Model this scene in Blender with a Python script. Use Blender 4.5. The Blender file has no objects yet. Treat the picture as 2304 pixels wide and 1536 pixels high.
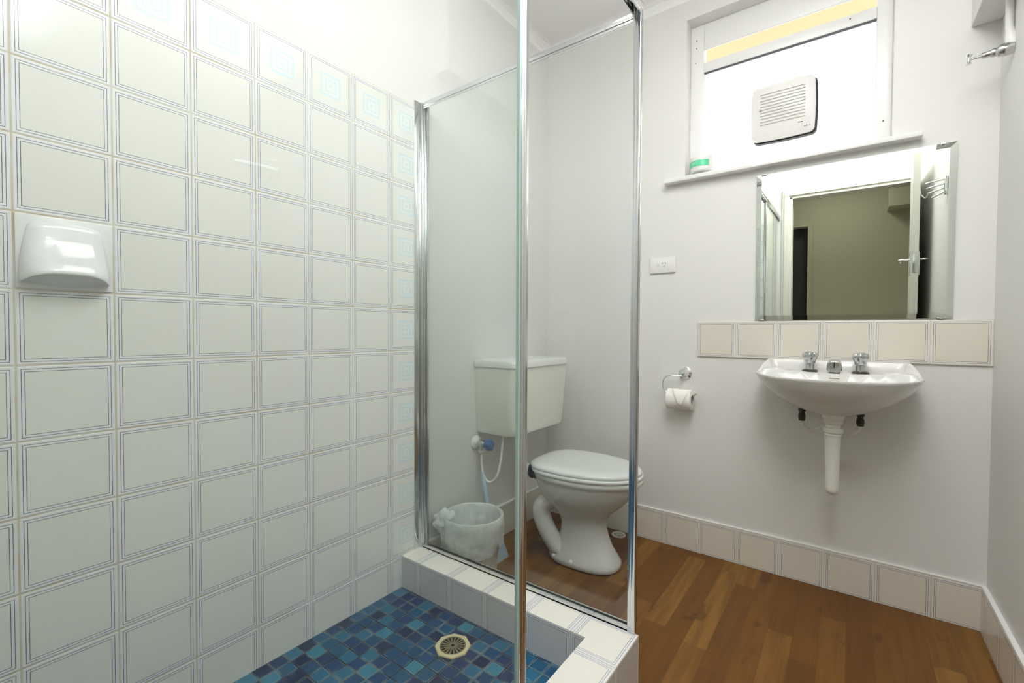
import bpy, bmesh, math, random
from mathutils import Vector, Matrix

R = random.Random(7)
sc = bpy.context.scene
COL = sc.collection
P = 0.155                      # wall tile pitch
YB, XR, YF, ZC = 2.005, 1.7305, -0.20, 2.53   # back wall, right wall, front wall, ceiling
HOB = 0.145                    # height of the shower hob

# ------------------------------------------------------------------ camera
cam_d = bpy.data.cameras.new('camera')
cam = bpy.data.objects.new('camera', cam_d)
COL.objects.link(cam)
yaw, pit, rol = 0.63563, -0.022107, 0.00477
fw = Vector((-math.sin(yaw) * math.cos(pit), math.cos(yaw) * math.cos(pit), math.sin(pit)))
rt = Vector((math.cos(yaw), math.sin(yaw), 0))
up = rt.cross(fw)
rt2 = rt * math.cos(rol) + up * math.sin(rol)
up2 = up * math.cos(rol) - rt * math.sin(rol)
m3 = Matrix((rt2, up2, -fw)).transposed()
cam.matrix_world = Matrix.Translation((1.34761, -0.14495, 0.99405)) @ m3.to_4x4()
cam_d.sensor_width = 36.0
cam_d.lens = 1027.7 / 2304 * 36
cam_d.clip_start = 0.01
sc.camera = cam

# ------------------------------------------------------------------ world, lights, exposure
sc.view_settings.view_transform = 'Standard'
sc.view_settings.look = 'None'
sc.view_settings.gamma = 1
sc.view_settings.use_curve_mapping = False
sc.view_settings.exposure = 0.07
sc.cycles.max_bounces = 14
sc.cycles.diffuse_bounces = 7
sc.cycles.transparent_max_bounces = 16
sc.cycles.sample_clamp_indirect = 8
sc.cycles.use_denoising = True
W = bpy.data.worlds.new('sky'); sc.world = W
W.use_nodes = True
wb = W.node_tree.nodes['Background']
wb.inputs[0].default_value = (0.93, 0.97, 1.0, 1)
wb.inputs[1].default_value = 3.4


def area(name, loc, size, size_y, power, direction, color=(1, 1, 1), portal=False):
    d = bpy.data.lights.new(name, 'AREA'); d.shape = 'RECTANGLE'
    d.size, d.size_y, d.energy, d.color = size, size_y, power, color
    o = bpy.data.objects.new(name, d); COL.objects.link(o); o.location = loc
    o.rotation_euler = Vector(direction).to_track_quat('-Z', 'Y').to_euler()
    if portal: d.cycles.is_portal = True
    return o


area('hall_fill', (1.2, -0.9, ZC - 0.05), 0.3, 0.3, 5.6, (0, 0, -1), (1.0, 0.97, 0.9))  # unseen source added to brighten the hall shown in the mirror
area('window_daylight', (1.10, YB + 0.13, 2.0), 0.66, 0.68, 1, (0, -1, 0), portal=True)
FILL_GLOBE = Vector((1.38, 0.14, 2.36))      # unseen opal globe on a short stem, added to light the room
FILL_GLOBE_GLOW = 27
FILL_PANEL_GLOW = 7.0  # strength of the unseen panel added as broad ceiling fill

# ------------------------------------------------------------------ material helpers
def new_mat(name):
    m = bpy.data.materials.new(name); m.use_nodes = True
    nt = m.node_tree; b = nt.nodes['Principled BSDF']
    return m, nt, b


def pmat(name, col, rough=0.5, metal=0.0, noise=0.0, nscale=20, bump=0.0, bscale=60, coat=0.0, spec=0.5, emit=None, sss=0.0):
    m, nt, b = new_mat(name)
    c = tuple(col) + (1,)
    b.inputs['Base Color'].default_value = c
    b.inputs['Roughness'].default_value = rough
    b.inputs['Metallic'].default_value = metal
    b.inputs['Specular IOR Level'].default_value = spec
    b.inputs['Coat Weight'].default_value = coat
    b.inputs['Coat Roughness'].default_value = 0.05
    tc = nt.nodes.new('ShaderNodeTexCoord')
    if sss:
        b.inputs['Subsurface Weight'].default_value = sss
        b.inputs['Subsurface Radius'].default_value = (0.02, 0.02, 0.02)
    n = nt.nodes.new('ShaderNodeTexNoise'); n.inputs['Scale'].default_value = nscale
    n.inputs['Detail'].default_value = 4
    nt.links.new(tc.outputs['Object'], n.inputs['Vector'])
    if noise:
        mx = nt.nodes.new('ShaderNodeMix'); mx.data_type = 'RGBA'
        mx.inputs[6].default_value = tuple(max(0, v * (1 - noise)) for v in col) + (1,)
        mx.inputs[7].default_value = tuple(min(1, v * (1 + noise)) for v in col) + (1,)
        nt.links.new(n.outputs['Fac'], mx.inputs[0]); nt.links.new(mx.outputs[2], b.inputs['Base Color'])
    if bump:
        n2 = nt.nodes.new('ShaderNodeTexNoise'); n2.inputs['Scale'].default_value = bscale
        n2.inputs['Detail'].default_value = 3
        nt.links.new(tc.outputs['Object'], n2.inputs['Vector'])
        bp = nt.nodes.new('ShaderNodeBump'); bp.inputs['Strength'].default_value = 1
        bp.inputs['Distance'].default_value = bump
        nt.links.new(n2.outputs['Fac'], bp.inputs['Height']); nt.links.new(bp.outputs[0], b.inputs['Normal'])
    if emit:
        b.inputs['Emission Color'].default_value = tuple(emit[:3]) + (1,)
        b.inputs['Emission Strength'].default_value = emit[3]
    return m


class NT:
    """tiny expression helper for math nodes"""
    def __init__(s, nt): s.nt = nt
    def m(s, op, a, b=None, c=None, clamp=False):
        n = s.nt.nodes.new('ShaderNodeMath'); n.operation = op; n.use_clamp = clamp
        for i, v in enumerate((a, b, c)):
            if v is None: continue
            if isinstance(v, (int, float)): n.inputs[i].default_value = v
            else: s.nt.links.new(v, n.inputs[i])
        return n.outputs[0]
    def step(s, x, lo, w):     # smooth 0..1 as x passes lo, width w
        n = s.nt.nodes.new('ShaderNodeMapRange'); n.interpolation_type = 'SMOOTHSTEP'
        s.nt.links.new(x, n.inputs['Value'])
        n.inputs['From Min'].default_value = lo - w; n.inputs['From Max'].default_value = lo + w
        return n.outputs[0]
    def band(s, x, c, hw, w):
        return s.m('MULTIPLY', s.step(x, c - hw, w), s.m('SUBTRACT', 1.0, s.step(x, c + hw, w)))
    def mix(s, f, a, b):
        n = s.nt.nodes.new('ShaderNodeMix'); n.data_type = 'RGBA'
        if isinstance(f, (int, float)): n.inputs[0].default_value = f
        else: s.nt.links.new(f, n.inputs[0])
        for i, v in ((6, a), (7, b)):
            if isinstance(v, tuple): n.inputs[i].default_value = v + (1,)
            else: s.nt.links.new(v, n.inputs[i])
        return n.outputs[2]
    def xyz(s):
        tc = s.nt.nodes.new('ShaderNodeTexCoord'); sp = s.nt.nodes.new('ShaderNodeSeparateXYZ')
        s.nt.links.new(tc.outputs['Object'], sp.inputs[0]); s.tc = tc
        return sp.outputs
    def noise(s, scale, detail=3, vec=None):
        n = s.nt.nodes.new('ShaderNodeTexNoise'); n.inputs['Scale'].default_value = scale
        n.inputs['Detail'].default_value = detail
        s.nt.links.new(vec if vec is not None else s.tc.outputs['Object'], n.inputs['Vector'])
        return n.outputs['Fac']


def tile_mat(name, U, uoff, V, voff, motif=None, centre=(0.725, 0.725, 0.69), pu=P, pv=P, lines=True, uflip=1, vflip=1, stain=1.0, rim=(0.75, 0.755, 0.775)):
    """glazed 150 mm tile: grout joint, two thin blue-black outlines, pale field"""
    m, nt, b = new_mat(name); e = NT(nt); xyz = e.xyz()
    u = e.m('DIVIDE', e.m('SUBTRACT', e.m('MULTIPLY', xyz[U], uflip), uoff * uflip), pu)
    v = e.m('DIVIDE', e.m('SUBTRACT', e.m('MULTIPLY', xyz[V], vflip), voff * vflip), pv)
    iu, iv = e.m('FLOOR', u), e.m('FLOOR', v)
    fu, fv = e.m('SUBTRACT', u, iu), e.m('SUBTRACT', v, iv)
    du = e.m('MULTIPLY', e.m('SUBTRACT', 0.5, e.m('ABSOLUTE', e.m('SUBTRACT', fu, 0.5))), pu)
    dv = e.m('MULTIPLY', e.m('SUBTRACT', 0.5, e.m('ABSOLUTE', e.m('SUBTRACT', fv, 0.5))), pv)
    d = e.m('MINIMUM', du, dv)
    dash = e.noise(38, 2)
    field = e.mix(e.step(d, 0.0130, 0.0008), rim, centre)
    col = field
    if motif:
        cu = e.m('MULTIPLY', e.m('ABSOLUTE', e.m('SUBTRACT', fu, 0.5)), pu)
        cv = e.m('MULTIPLY', e.m('ABSOLUTE', e.m('SUBTRACT', fv, 0.5)), pv)
        c = e.m('MAXIMUM', cu, cv)
        sq = e.m('ADD', e.m('ADD', e.band(c, 0.0315, 0.0035, 0.0006), e.band(c, 0.0175, 0.0028, 0.0006)), e.m('SUBTRACT', 1.0, e.step(c, 0.005, 0.0006)))
        inside = e.m('SUBTRACT', 1.0, e.step(c, 0.0345, 0.0006))
        sel = motif(e, iu, iv)
        col = e.mix(e.m('MULTIPLY', sel, e.m('MULTIPLY', inside, 0.55)), col, (0.70, 0.76, 0.77))
        col = e.mix(e.m('MULTIPLY', e.m('MULTIPLY', sq, sel), 0.85), col, (0.57, 0.70, 0.745))
    if lines:
        ln = e.m('ADD', e.band(d, 0.0076, 0.00055, 0.00025), e.band(d, 0.0128, 0.00055, 0.00025))
        ln = e.m('MULTIPLY', ln, e.m('ADD', 0.55, e.m('MULTIPLY', dash, 0.75)), clamp=True)
        col = e.mix(ln, col, (0.055, 0.065, 0.115))
    grout = e.m('SUBTRACT', 1.0, e.step(d, 0.0016, 0.0005))
    gst = e.m('MULTIPLY', e.step(e.noise(7, 4), 0.52, 0.14), 0.75 * stain)
    gcol = e.mix(gst, (0.62, 0.60, 0.52), (0.47, 0.37, 0.23))
    col = e.mix(grout, col, gcol)
    nt.links.new(col, b.inputs['Base Color'])
    nt.links.new(e.m('ADD', 0.16, e.m('MULTIPLY', grout, 0.6)), b.inputs['Roughness'])
    b.inputs['Specular IOR Level'].default_value = 0.25
    h = e.m('ADD', e.step(d, 0.0022, 0.0012), e.m('MULTIPLY', e.noise(9, 1), 0.35))
    bp = nt.nodes.new('ShaderNodeBump'); bp.inputs['Strength'].default_value = 0.6; bp.inputs['Distance'].default_value = 0.0012
    nt.links.new(h, bp.inputs['Height']); nt.links.new(bp.outputs[0], b.inputs['Normal'])
    return m


def glass_mat(name, tint, refl=1.0, haze=0.0):
    """thin architectural glass: straight-through tint plus Fresnel reflection"""
    m, nt, b = new_mat(name); nt.nodes.remove(b)
    out = nt.nodes['Material Output']
    tr = nt.nodes.new('ShaderNodeBsdfTransparent'); tr.inputs[0].default_value = tint + (1,)
    gl = nt.nodes.new('ShaderNodeBsdfGlossy'); gl.inputs['Roughness'].default_value = 0.0
    gl.inputs[0].default_value = (refl, refl, refl, 1)
    lw = nt.nodes.new('ShaderNodeLayerWeight'); lw.inputs[0].default_value = 0.5
    e = NT(nt)                 # Schlick reflectance from the facing angle, the same on both sides of the pane
    fr = e.m('ADD', 0.035, e.m('MULTIPLY', e.m('POWER', lw.outputs['Facing'], 5.0), 0.9))
    mx = nt.nodes.new('ShaderNodeMixShader')
    nt.links.new(fr, mx.inputs[0]); nt.links.new(tr.outputs[0], mx.inputs[1]); nt.links.new(gl.outputs[0], mx.inputs[2])
    last = mx.outputs[0]
    if haze:
        df = nt.nodes.new('ShaderNodeBsdfDiffuse'); df.inputs[0].default_value = (0.8, 0.9, 0.88, 1)
        m2 = nt.nodes.new('ShaderNodeMixShader'); m2.inputs[0].default_value = haze
        nt.links.new(last, m2.inputs[1]); nt.links.new(df.outputs[0], m2.inputs[2]); last = m2.outputs[0]
    nt.links.new(last, out.inputs[0])
    return m


def film_mat(name, col, alpha):
    """thin plastic film, crumpled"""
    m, nt, b = new_mat(name); e = NT(nt); e.xyz()
    b.inputs['Base Color'].default_value = col + (1,)
    b.inputs['Roughness'].default_value = 0.25
    a = e.m('ADD', alpha, e.m('MULTIPLY', e.m('SUBTRACT', e.noise(22, 3), 0.5), 0.5), clamp=True)
    nt.links.new(a, b.inputs['Alpha'])
    bp = nt.nodes.new('ShaderNodeBump'); bp.inputs['Distance'].default_value = 0.006
    nt.links.new(e.noise(30, 4), bp.inputs['Height']); nt.links.new(bp.outputs[0], b.inputs['Normal'])
    return m


M = {}
M['plaster'] = pmat('white_plaster', (0.72, 0.715, 0.695), 0.55, noise=0.012, nscale=3, bump=0.0012, bscale=9)
M['ceiling'] = pmat('ceiling_paint', (0.86, 0.86, 0.855), 0.7, noise=0.01, nscale=2)
M['gloss'] = pmat('white_gloss_paint', (0.80, 0.80, 0.79), 0.35, noise=0.012, nscale=6, bump=0.0004, bscale=25)
M['cream'] = pmat('cream_gloss_paint', (0.66, 0.65, 0.58), 0.35, noise=0.015, nscale=5)
M['hall'] = pmat('hall_plaster', (0.50, 0.485, 0.36), 0.7, noise=0.03, nscale=4)
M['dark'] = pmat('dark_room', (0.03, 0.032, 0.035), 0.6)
M['porc'] = pmat('porcelain', (0.67, 0.665, 0.645), 0.11, noise=0.01, nscale=5, spec=0.36)
M['porc_soap'] = pmat('soap_porcelain', (0.74, 0.75, 0.755), 0.08, noise=0.01, nscale=5)
M['plastic'] = pmat('white_plastic', (0.77, 0.765, 0.74), 0.3, noise=0.01, nscale=8)
M['seat'] = pmat('seat_plastic', (0.73, 0.735, 0.73), 0.18, noise=0.008, nscale=8)
M['cist'] = pmat('cistern_plastic', (0.75, 0.75, 0.68), 0.33, noise=0.015, nscale=6)
M['pvc'] = pmat('pvc_pipe', (0.74, 0.74, 0.68), 0.35, noise=0.03, nscale=14)
M['chrome'] = pmat('chrome', (0.82, 0.83, 0.84), 0.07, 1.0, noise=0.02, nscale=8)
M['chrome_worn'] = pmat('worn_chrome', (0.62, 0.63, 0.63), 0.2, 1.0, noise=0.18, nscale=45, bump=0.0006, bscale=120)
M['tap_chrome'] = pmat('tap_chrome', (0.60, 0.61, 0.62), 0.1, 1.0, noise=0.05, nscale=30)
M['ring'] = pmat('tarnished_metal', (0.07, 0.065, 0.055), 0.25, 0.6)
M['alu'] = pmat('bright_aluminium', (0.66, 0.68, 0.69), 0.16, 1.0, noise=0.03, nscale=12)
M['black'] = pmat('black_rubber', (0.012, 0.012, 0.012), 0.45)
M['brass'] = pmat('dark_brass', (0.035, 0.03, 0.016), 0.4, 0.3, noise=0.3, nscale=60)
M['blue'] = pmat('blue_plastic', (0.02, 0.10, 0.30), 0.3)
M['ltblue'] = pmat('pale_blue_plastic', (0.42, 0.54, 0.68), 0.3)
M['paper'] = pmat('tissue_paper', (0.83, 0.81, 0.77), 0.9, noise=0.02, nscale=30, bump=0.0006, bscale=90)
M['card'] = pmat('cardboard', (0.40, 0.36, 0.33), 0.8)
M['green'] = pmat('green_label', (0.10, 0.62, 0.33), 0.4)
M['lettering'] = pmat('pale_lettering', (0.62, 0.88, 0.72), 0.5)
M['red'] = pmat('red_brown_print', (0.28, 0.09, 0.05), 0.5)
M['ink'] = pmat('dark_print', (0.05, 0.05, 0.06), 0.5)
M['waste'] = pmat('cream_floor_waste', (0.60, 0.55, 0.34), 0.35, noise=0.06, nscale=60)
M['wastew'] = pmat('pale_floor_waste', (0.60, 0.56, 0.47), 0.35, noise=0.06, nscale=60)
M['void'] = pmat('drain_dark', (0.006, 0.006, 0.006), 0.8)
M['grate'] = pmat('grate_metal', (0.26, 0.25, 0.18), 0.4, 0.5)
M['eave'] = pmat('yellow_eave_paint', (0.62, 0.455, 0.25), 0.7)
M['render'] = pmat('outside_ground', (0.55, 0.53, 0.5), 0.9)
M['mirror'] = pmat('silvered_glass', (0.76, 0.80, 0.75), 0.0, 1.0)
M['fill_globe'] = pmat('fill_globe_glass', (0.9, 0.9, 0.88), 0.3, emit=(1.0, 1.0, 1.0, FILL_GLOBE_GLOW))
M['panel'] = pmat('fill_panel_glow', (0.9, 0.9, 0.88), 0.3, emit=(1.0, 1.0, 0.99, FILL_PANEL_GLOW))
M['glass'] = glass_mat('clear_shower_glass', (0.955, 0.975, 0.965))
M['glass_edge'] = pmat('green_glass_edge', (0.50, 0.66, 0.64), 0.1)
M['bag'] = film_mat('bin_liner_film', (0.88, 0.91, 0.91), 0.68)
M['bin'] = pmat('bin_plastic', (0.60, 0.61, 0.58), 0.35)


def obscure_mat():
    m, nt, b = new_mat('obscure_window_glass'); nt.nodes.remove(b); e = NT(nt); e.xyz()
    out = nt.nodes['Material Output']
    tl = nt.nodes.new('ShaderNodeBsdfTranslucent'); tl.inputs[0].default_value = (0.95, 0.95, 0.95, 1)
    tr = nt.nodes.new('ShaderNodeBsdfTransparent'); tr.inputs[0].default_value = (0.95, 0.95, 0.95, 1)
    mx = nt.nodes.new('ShaderNodeMixShader')
    nt.links.new(e.m('ADD', 0.25, e.m('MULTIPLY', e.noise(160, 3), 0.5)), mx.inputs[0])
    nt.links.new(tr.outputs[0], mx.inputs[1]); nt.links.new(tl.outputs[0], mx.inputs[2])
    gl = nt.nodes.new('ShaderNodeBsdfGlossy'); gl.inputs['Roughness'].default_value = 0.25
    m2 = nt.nodes.new('ShaderNodeMixShader'); m2.inputs[0].default_value = 0.04
    nt.links.new(mx.outputs[0], m2.inputs[1]); nt.links.new(gl.outputs[0], m2.inputs[2])
    nt.links.new(m2.outputs[0], out.inputs[0])
    return m


def wood_mat():
    """three-strip laminate running along Y"""
    m, nt, b = new_mat('timber_laminate'); e = NT(nt); xyz = e.xyz()
    sw = 0.0703
    u = e.m('DIVIDE', e.m('SUBTRACT', xyz[0], 1.3555), sw); iu = e.m('FLOOR', u)
    wn = nt.nodes.new('ShaderNodeTexWhiteNoise'); wn.noise_dimensions = '1D'
    nt.links.new(iu, wn.inputs['W'])
    v = e.m('ADD', e.m('DIVIDE', xyz[1], 0.56), e.m('MULTIPLY', wn.outputs['Value'], 5)); iv = e.m('FLOOR', v)
    cb = nt.nodes.new('ShaderNodeCombineXYZ'); nt.links.new(iu, cb.inputs[0]); nt.links.new(iv, cb.inputs[1])
    w2 = nt.nodes.new('ShaderNodeTexWhiteNoise'); w2.noise_dimensions = '2D'; nt.links.new(cb.outputs[0], w2.inputs['Vector'])
    mp = nt.nodes.new('ShaderNodeMapping'); mp.inputs['Scale'].default_value = (26, 2.2, 1)
    add = nt.nodes.new('ShaderNodeVectorMath'); add.operation = 'ADD'
    sc3 = nt.nodes.new('ShaderNodeVectorMath'); sc3.operation = 'SCALE'; sc3.inputs['Scale'].default_value = 9.0
    nt.links.new(w2.outputs['Color'], sc3.inputs[0])
    nt.links.new(e.tc.outputs['Object'], add.inputs[0]); nt.links.new(sc3.outputs[0], add.inputs[1])
    nt.links.new(add.outputs[0], mp.inputs['Vector'])
    g = e.noise(1.6, 6, mp.outputs[0])
    mp2 = nt.nodes.new('ShaderNodeMapping'); mp2.inputs['Scale'].default_value = (90, 4, 1)
    nt.links.new(add.outputs[0], mp2.inputs['Vector'])
    g2 = e.noise(2.5, 3, mp2.outputs[0])
    mp3 = nt.nodes.new('ShaderNodeMapping'); mp3.inputs['Scale'].default_value = (9, 4.5, 1)
    nt.links.new(add.outputs[0], mp3.inputs['Vector'])
    knot = e.step(e.noise(1.5, 2, mp3.outputs[0]), 0.68, 0.04)
    r1 = nt.nodes.new('ShaderNodeValToRGB'); el = r1.color_ramp.elements
    el[0].position, el[0].color = 0.0, (0.100, 0.037, 0.008, 1)
    el[1].position, el[1].color = 1.0, (0.232, 0.115, 0.027, 1)
    for p_, c_ in ((0.35, (0.126, 0.050, 0.011, 1)), (0.62, (0.149, 0.062, 0.014, 1)), (0.8, (0.195, 0.090, 0.021, 1))):
        x = el.new(p_); x.color = c_
    nt.links.new(w2.outputs['Value'], r1.inputs[0])
    col = e.mix(e.m('MULTIPLY', e.step(g, 0.52, 0.16), 0.50), r1.outputs[0], (0.080, 0.031, 0.009))
    col = e.mix(e.m('MULTIPLY', g2, 0.28), col, (0.28, 0.14, 0.038))
    col = e.mix(e.m('MULTIPLY', knot, 0.6), col, (0.075, 0.028, 0.012))
    seam = e.m('MAXIMUM', e.m('SUBTRACT', 1.0, e.step(e.m('MULTIPLY', e.m('SUBTRACT', 0.5, e.m('ABSOLUTE', e.m('SUBTRACT', e.m('SUBTRACT', u, iu), 0.5))), sw), 0.0006, 0.0004)),
               e.m('SUBTRACT', 1.0, e.step(e.m('MULTIPLY', e.m('SUBTRACT', 0.5, e.m('ABSOLUTE', e.m('SUBTRACT', e.m('SUBTRACT', v, iv), 0.5))), 0.56), 0.0008, 0.0004)))
    col = e.mix(e.m('MULTIPLY', seam, 0.35), col, (0.05, 0.02, 0.01))
    nt.links.new(col, b.inputs['Base Color'])
    b.inputs['Roughness'].default_value = 0.42
    b.inputs['Specular IOR Level'].default_value = 0.18
    return m


def mosaic_mat():
    m, nt, b = new_mat('blue_glass_mosaic'); e = NT(nt); xyz = e.xyz()
    pu, pv = 0.0475, 0.0445
    u = e.m('DIVIDE', xyz[0], pu); v = e.m('DIVIDE', e.m('SUBTRACT', xyz[1], 0.977), pv)
    iu, iv = e.m('FLOOR', u), e.m('FLOOR', v)
    fu, fv = e.m('SUBTRACT', u, iu), e.m('SUBTRACT', v, iv)
    du = e.m('MULTIPLY', e.m('SUBTRACT', 0.5, e.m('ABSOLUTE', e.m('SUBTRACT', fu, 0.5))), pu)
    dv = e.m('MULTIPLY', e.m('SUBTRACT', 0.5, e.m('ABSOLUTE', e.m('SUBTRACT', fv, 0.5))), pv)
    d = e.m('MINIMUM', du, dv)
    cb = nt.nodes.new('ShaderNodeCombineXYZ'); nt.links.new(iu, cb.inputs[0]); nt.links.new(iv, cb.inputs[1]); cb.inputs[2].default_value = 3.0
    w2 = nt.nodes.new('ShaderNodeTexWhiteNoise'); w2.noise_dimensions = '3D'; nt.links.new(cb.outputs[0], w2.inputs['Vector'])
    r = nt.nodes.new('ShaderNodeValToRGB'); el = r.color_ramp.elements; r.color_ramp.interpolation = 'CONSTANT'
    el[0].position, el[0].color = 0.0, (0.010, 0.014, 0.050, 1)
    el[1].position, el[1].color = 0.12, (0.014, 0.032, 0.105, 1)
    for p_, c_ in ((0.28, (0.011, 0.045, 0.135, 1)), (0.48, (0.013, 0.062, 0.150, 1)), (0.66, (0.016, 0.088, 0.175, 1)), (0.82, (0.026, 0.140, 0.235, 1)), (0.93, (0.045, 0.215, 0.31, 1))):
        x = el.new(p_); x.color = c_
    nt.links.new(w2.outputs['Value'], r.inputs[0])
    col = e.mix(e.m('MULTIPLY', e.noise(75, 4), 0.40), r.outputs[0], (0.022, 0.11, 0.22))
    edge = e.band(d, 0.0035, 0.0009, 0.0008)
    col = e.mix(e.m('MULTIPLY', edge, e.m('MULTIPLY', e.step(e.noise(30, 2), 0.5, 0.1), 0.5)), col, (0.24, 0.42, 0.46))
    grout = e.m('SUBTRACT', 1.0, e.step(d, 0.0015, 0.0006))
    gcol = e.mix(e.step(e.noise(12, 3), 0.5, 0.08), (0.03, 0.035, 0.035), (0.17, 0.19, 0.17))
    col = e.mix(grout, col, gcol)
    nt.links.new(col, b.inputs['Base Color'])
    nt.links.new(e.m('ADD', 0.35, e.m('MULTIPLY', grout, 0.5)), b.inputs['Roughness'])
    b.inputs['Specular IOR Level'].default_value = 0.3
    bp = nt.nodes.new('ShaderNodeBump'); bp.inputs['Distance'].default_value = 0.0015
    nt.links.new(e.m('ADD', e.step(d, 0.0028, 0.0018), e.m('MULTIPLY', e.noise(45, 2), 0.2)), bp.inputs['Height'])
    nt.links.new(bp.outputs[0], b.inputs['Normal'])
    return m


M['obscure'] = obscure_mat()
M['wood'] = wood_mat()
M['mosaic'] = mosaic_mat()
ZT = 1.8499                    # top edge of the shower tiling
M['tile_left'] = tile_mat('tile_left_wall', 1, 0.0, 2, ZT, vflip=-1,
                          motif=lambda e, iu, iv: e.m('MAXIMUM', e.m('COMPARE', iv, 0.0, 0.1), e.m('COMPARE', iu, 6.0, 0.1)))
M['tile_front'] = tile_mat('tile_front_wall', 0, 0.0, 2, ZT, vflip=-1, motif=lambda e, iu, iv: e.m('COMPARE', iv, 0.0, 0.1))
WARM = (0.70, 0.655, 0.575)
M['tile_splash'] = tile_mat('tile_splashback', 0, XR, 2, 0.8864, centre=WARM, rim=(0.73, 0.705, 0.66), uflip=-1, stain=0.4)
M['tile_base_back'] = tile_mat('tile_skirting_back', 0, 1.7485, 2, -0.007, centre=WARM, rim=(0.73, 0.705, 0.66), uflip=-1, stain=0.5)
M['tile_base_right'] = tile_mat('tile_skirting_right', 1, 1.93, 2, -0.007, centre=WARM, rim=(0.73, 0.705, 0.66), stain=0.5)
M['tile_plain'] = pmat('plain_cream_tile', (0.64, 0.615, 0.54), 0.15, noise=0.02, nscale=4)
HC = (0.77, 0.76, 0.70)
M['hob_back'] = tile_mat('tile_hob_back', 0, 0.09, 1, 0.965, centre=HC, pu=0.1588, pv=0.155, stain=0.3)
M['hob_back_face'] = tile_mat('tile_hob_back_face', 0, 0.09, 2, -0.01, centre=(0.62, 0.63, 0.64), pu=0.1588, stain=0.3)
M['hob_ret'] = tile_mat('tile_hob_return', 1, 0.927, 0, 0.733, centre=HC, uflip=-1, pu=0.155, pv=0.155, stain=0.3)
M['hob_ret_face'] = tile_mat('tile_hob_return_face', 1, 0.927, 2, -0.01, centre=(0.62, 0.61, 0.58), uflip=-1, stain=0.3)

# ------------------------------------------------------------------ mesh helpers
def B(): return bmesh.new()


def box(bm, lo, hi, bev=0.0, seg=2):
    r = bmesh.ops.create_cube(bm, size=1)['verts']
    for v in r:
        v.co = Vector([(lo[i] + hi[i]) / 2 + v.co[i] * (hi[i] - lo[i]) for i in range(3)])
    if bev:
        es = list({e for v in r for e in v.link_edges})
        bmesh.ops.bevel(bm, geom=es, offset=bev, segments=seg, affect='EDGES', profile=0.5)
    return bm


def frame(axis):
    a = Vector(axis).normalized()
    u = a.cross(Vector((0, 0, 1))) if abs(a.z) < 0.9 else a.cross(Vector((1, 0, 0)))
    u.normalize(); return a, u, a.cross(u)


def lathe(bm, c, axis, prof, n=32, flute=None):
    """prof: list of (distance along axis, radius)"""
    a, u, w = frame(axis); c = Vector(c); rings = []
    for t, r in prof:
        if r <= 1e-6:
            rings.append([bm.verts.new(c + a * t)]); continue
        ring = []
        for k in range(n):
            th = 2 * math.pi * k / n
            rr = r * (flute(t, th) if flute else 1)
            ring.append(bm.verts.new(c + a * t + (u * math.cos(th) + w * math.sin(th)) * rr))
        rings.append(ring)
    for A_, B_ in zip(rings, rings[1:]):
        if len(A_) == 1 and len(B_) == 1: continue
        for k in range(n):
            k2 = (k + 1) % n
            if len(A_) == 1: bm.faces.new((A_[0], B_[k2], B_[k]))
            elif len(B_) == 1: bm.faces.new((A_[k], A_[k2], B_[0]))
            else: bm.faces.new((A_[k], A_[k2], B_[k2], B_[k]))
    return bm


def catmull(pts, sub=8):
    pts = [Vector(p) for p in pts]; out = []
    q = [pts[0] * 2 - pts[1]] + pts + [pts[-1] * 2 - pts[-2]]
    for i in range(1, len(q) - 2):
        for s in range(sub):
            t = s / sub
            out.append(0.5 * ((2 * q[i]) + (-q[i-1] + q[i+1]) * t + (2*q[i-1] - 5*q[i] + 4*q[i+1] - q[i+2]) * t*t + (-q[i-1] + 3*q[i] - 3*q[i+1] + q[i+2]) * t**3))
    out.append(pts[-1]); return out


def tube(bm, pts, r, n=14, smooth=True, cap=True):
    pts = catmull(pts) if smooth and len(pts) > 2 else [Vector(p) for p in pts]
    rs = r if isinstance(r, (list, tuple)) else [r, r]
    N_ = len(pts); rings = []
    t0 = (pts[1] - pts[0]).normalized(); a, u, w = frame(t0)
    for i, p in enumerate(pts):
        t = (pts[min(i+1, N_-1)] - pts[max(i-1, 0)]).normalized()
        u = (u - t * u.dot(t)).normalized(); w = t.cross(u)
        f = i / (N_ - 1) * (len(rs) - 1); k = min(int(f), len(rs) - 2)
        rr = rs[k] + (rs[k+1] - rs[k]) * (f - k)
        rings.append([bm.verts.new(p + (u * math.cos(2*math.pi*j/n) + w * math.sin(2*math.pi*j/n)) * rr) for j in range(n)])
    for A_, B_ in zip(rings, rings[1:]):
        for j in range(n): bm.faces.new((A_[j], A_[(j+1) % n], B_[(j+1) % n], B_[j]))
    if cap:
        bm.faces.new(rings[0][::-1]); bm.faces.new(rings[-1])
    return bm


def loft(bm, rings, cap0=True, cap1=True, close=True):
    R_ = [[bm.verts.new(Vector(p)) for p in ring] for ring in rings]
    n = len(R_[0])
    for A_, B_ in zip(R_, R_[1:]):
        for j in range(n if close else n - 1): bm.faces.new((A_[j], A_[(j+1) % n], B_[(j+1) % n], B_[j]))
    if cap0: bm.faces.new(R_[0][::-1])
    if cap1: bm.faces.new(R_[-1])
    return bm


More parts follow.
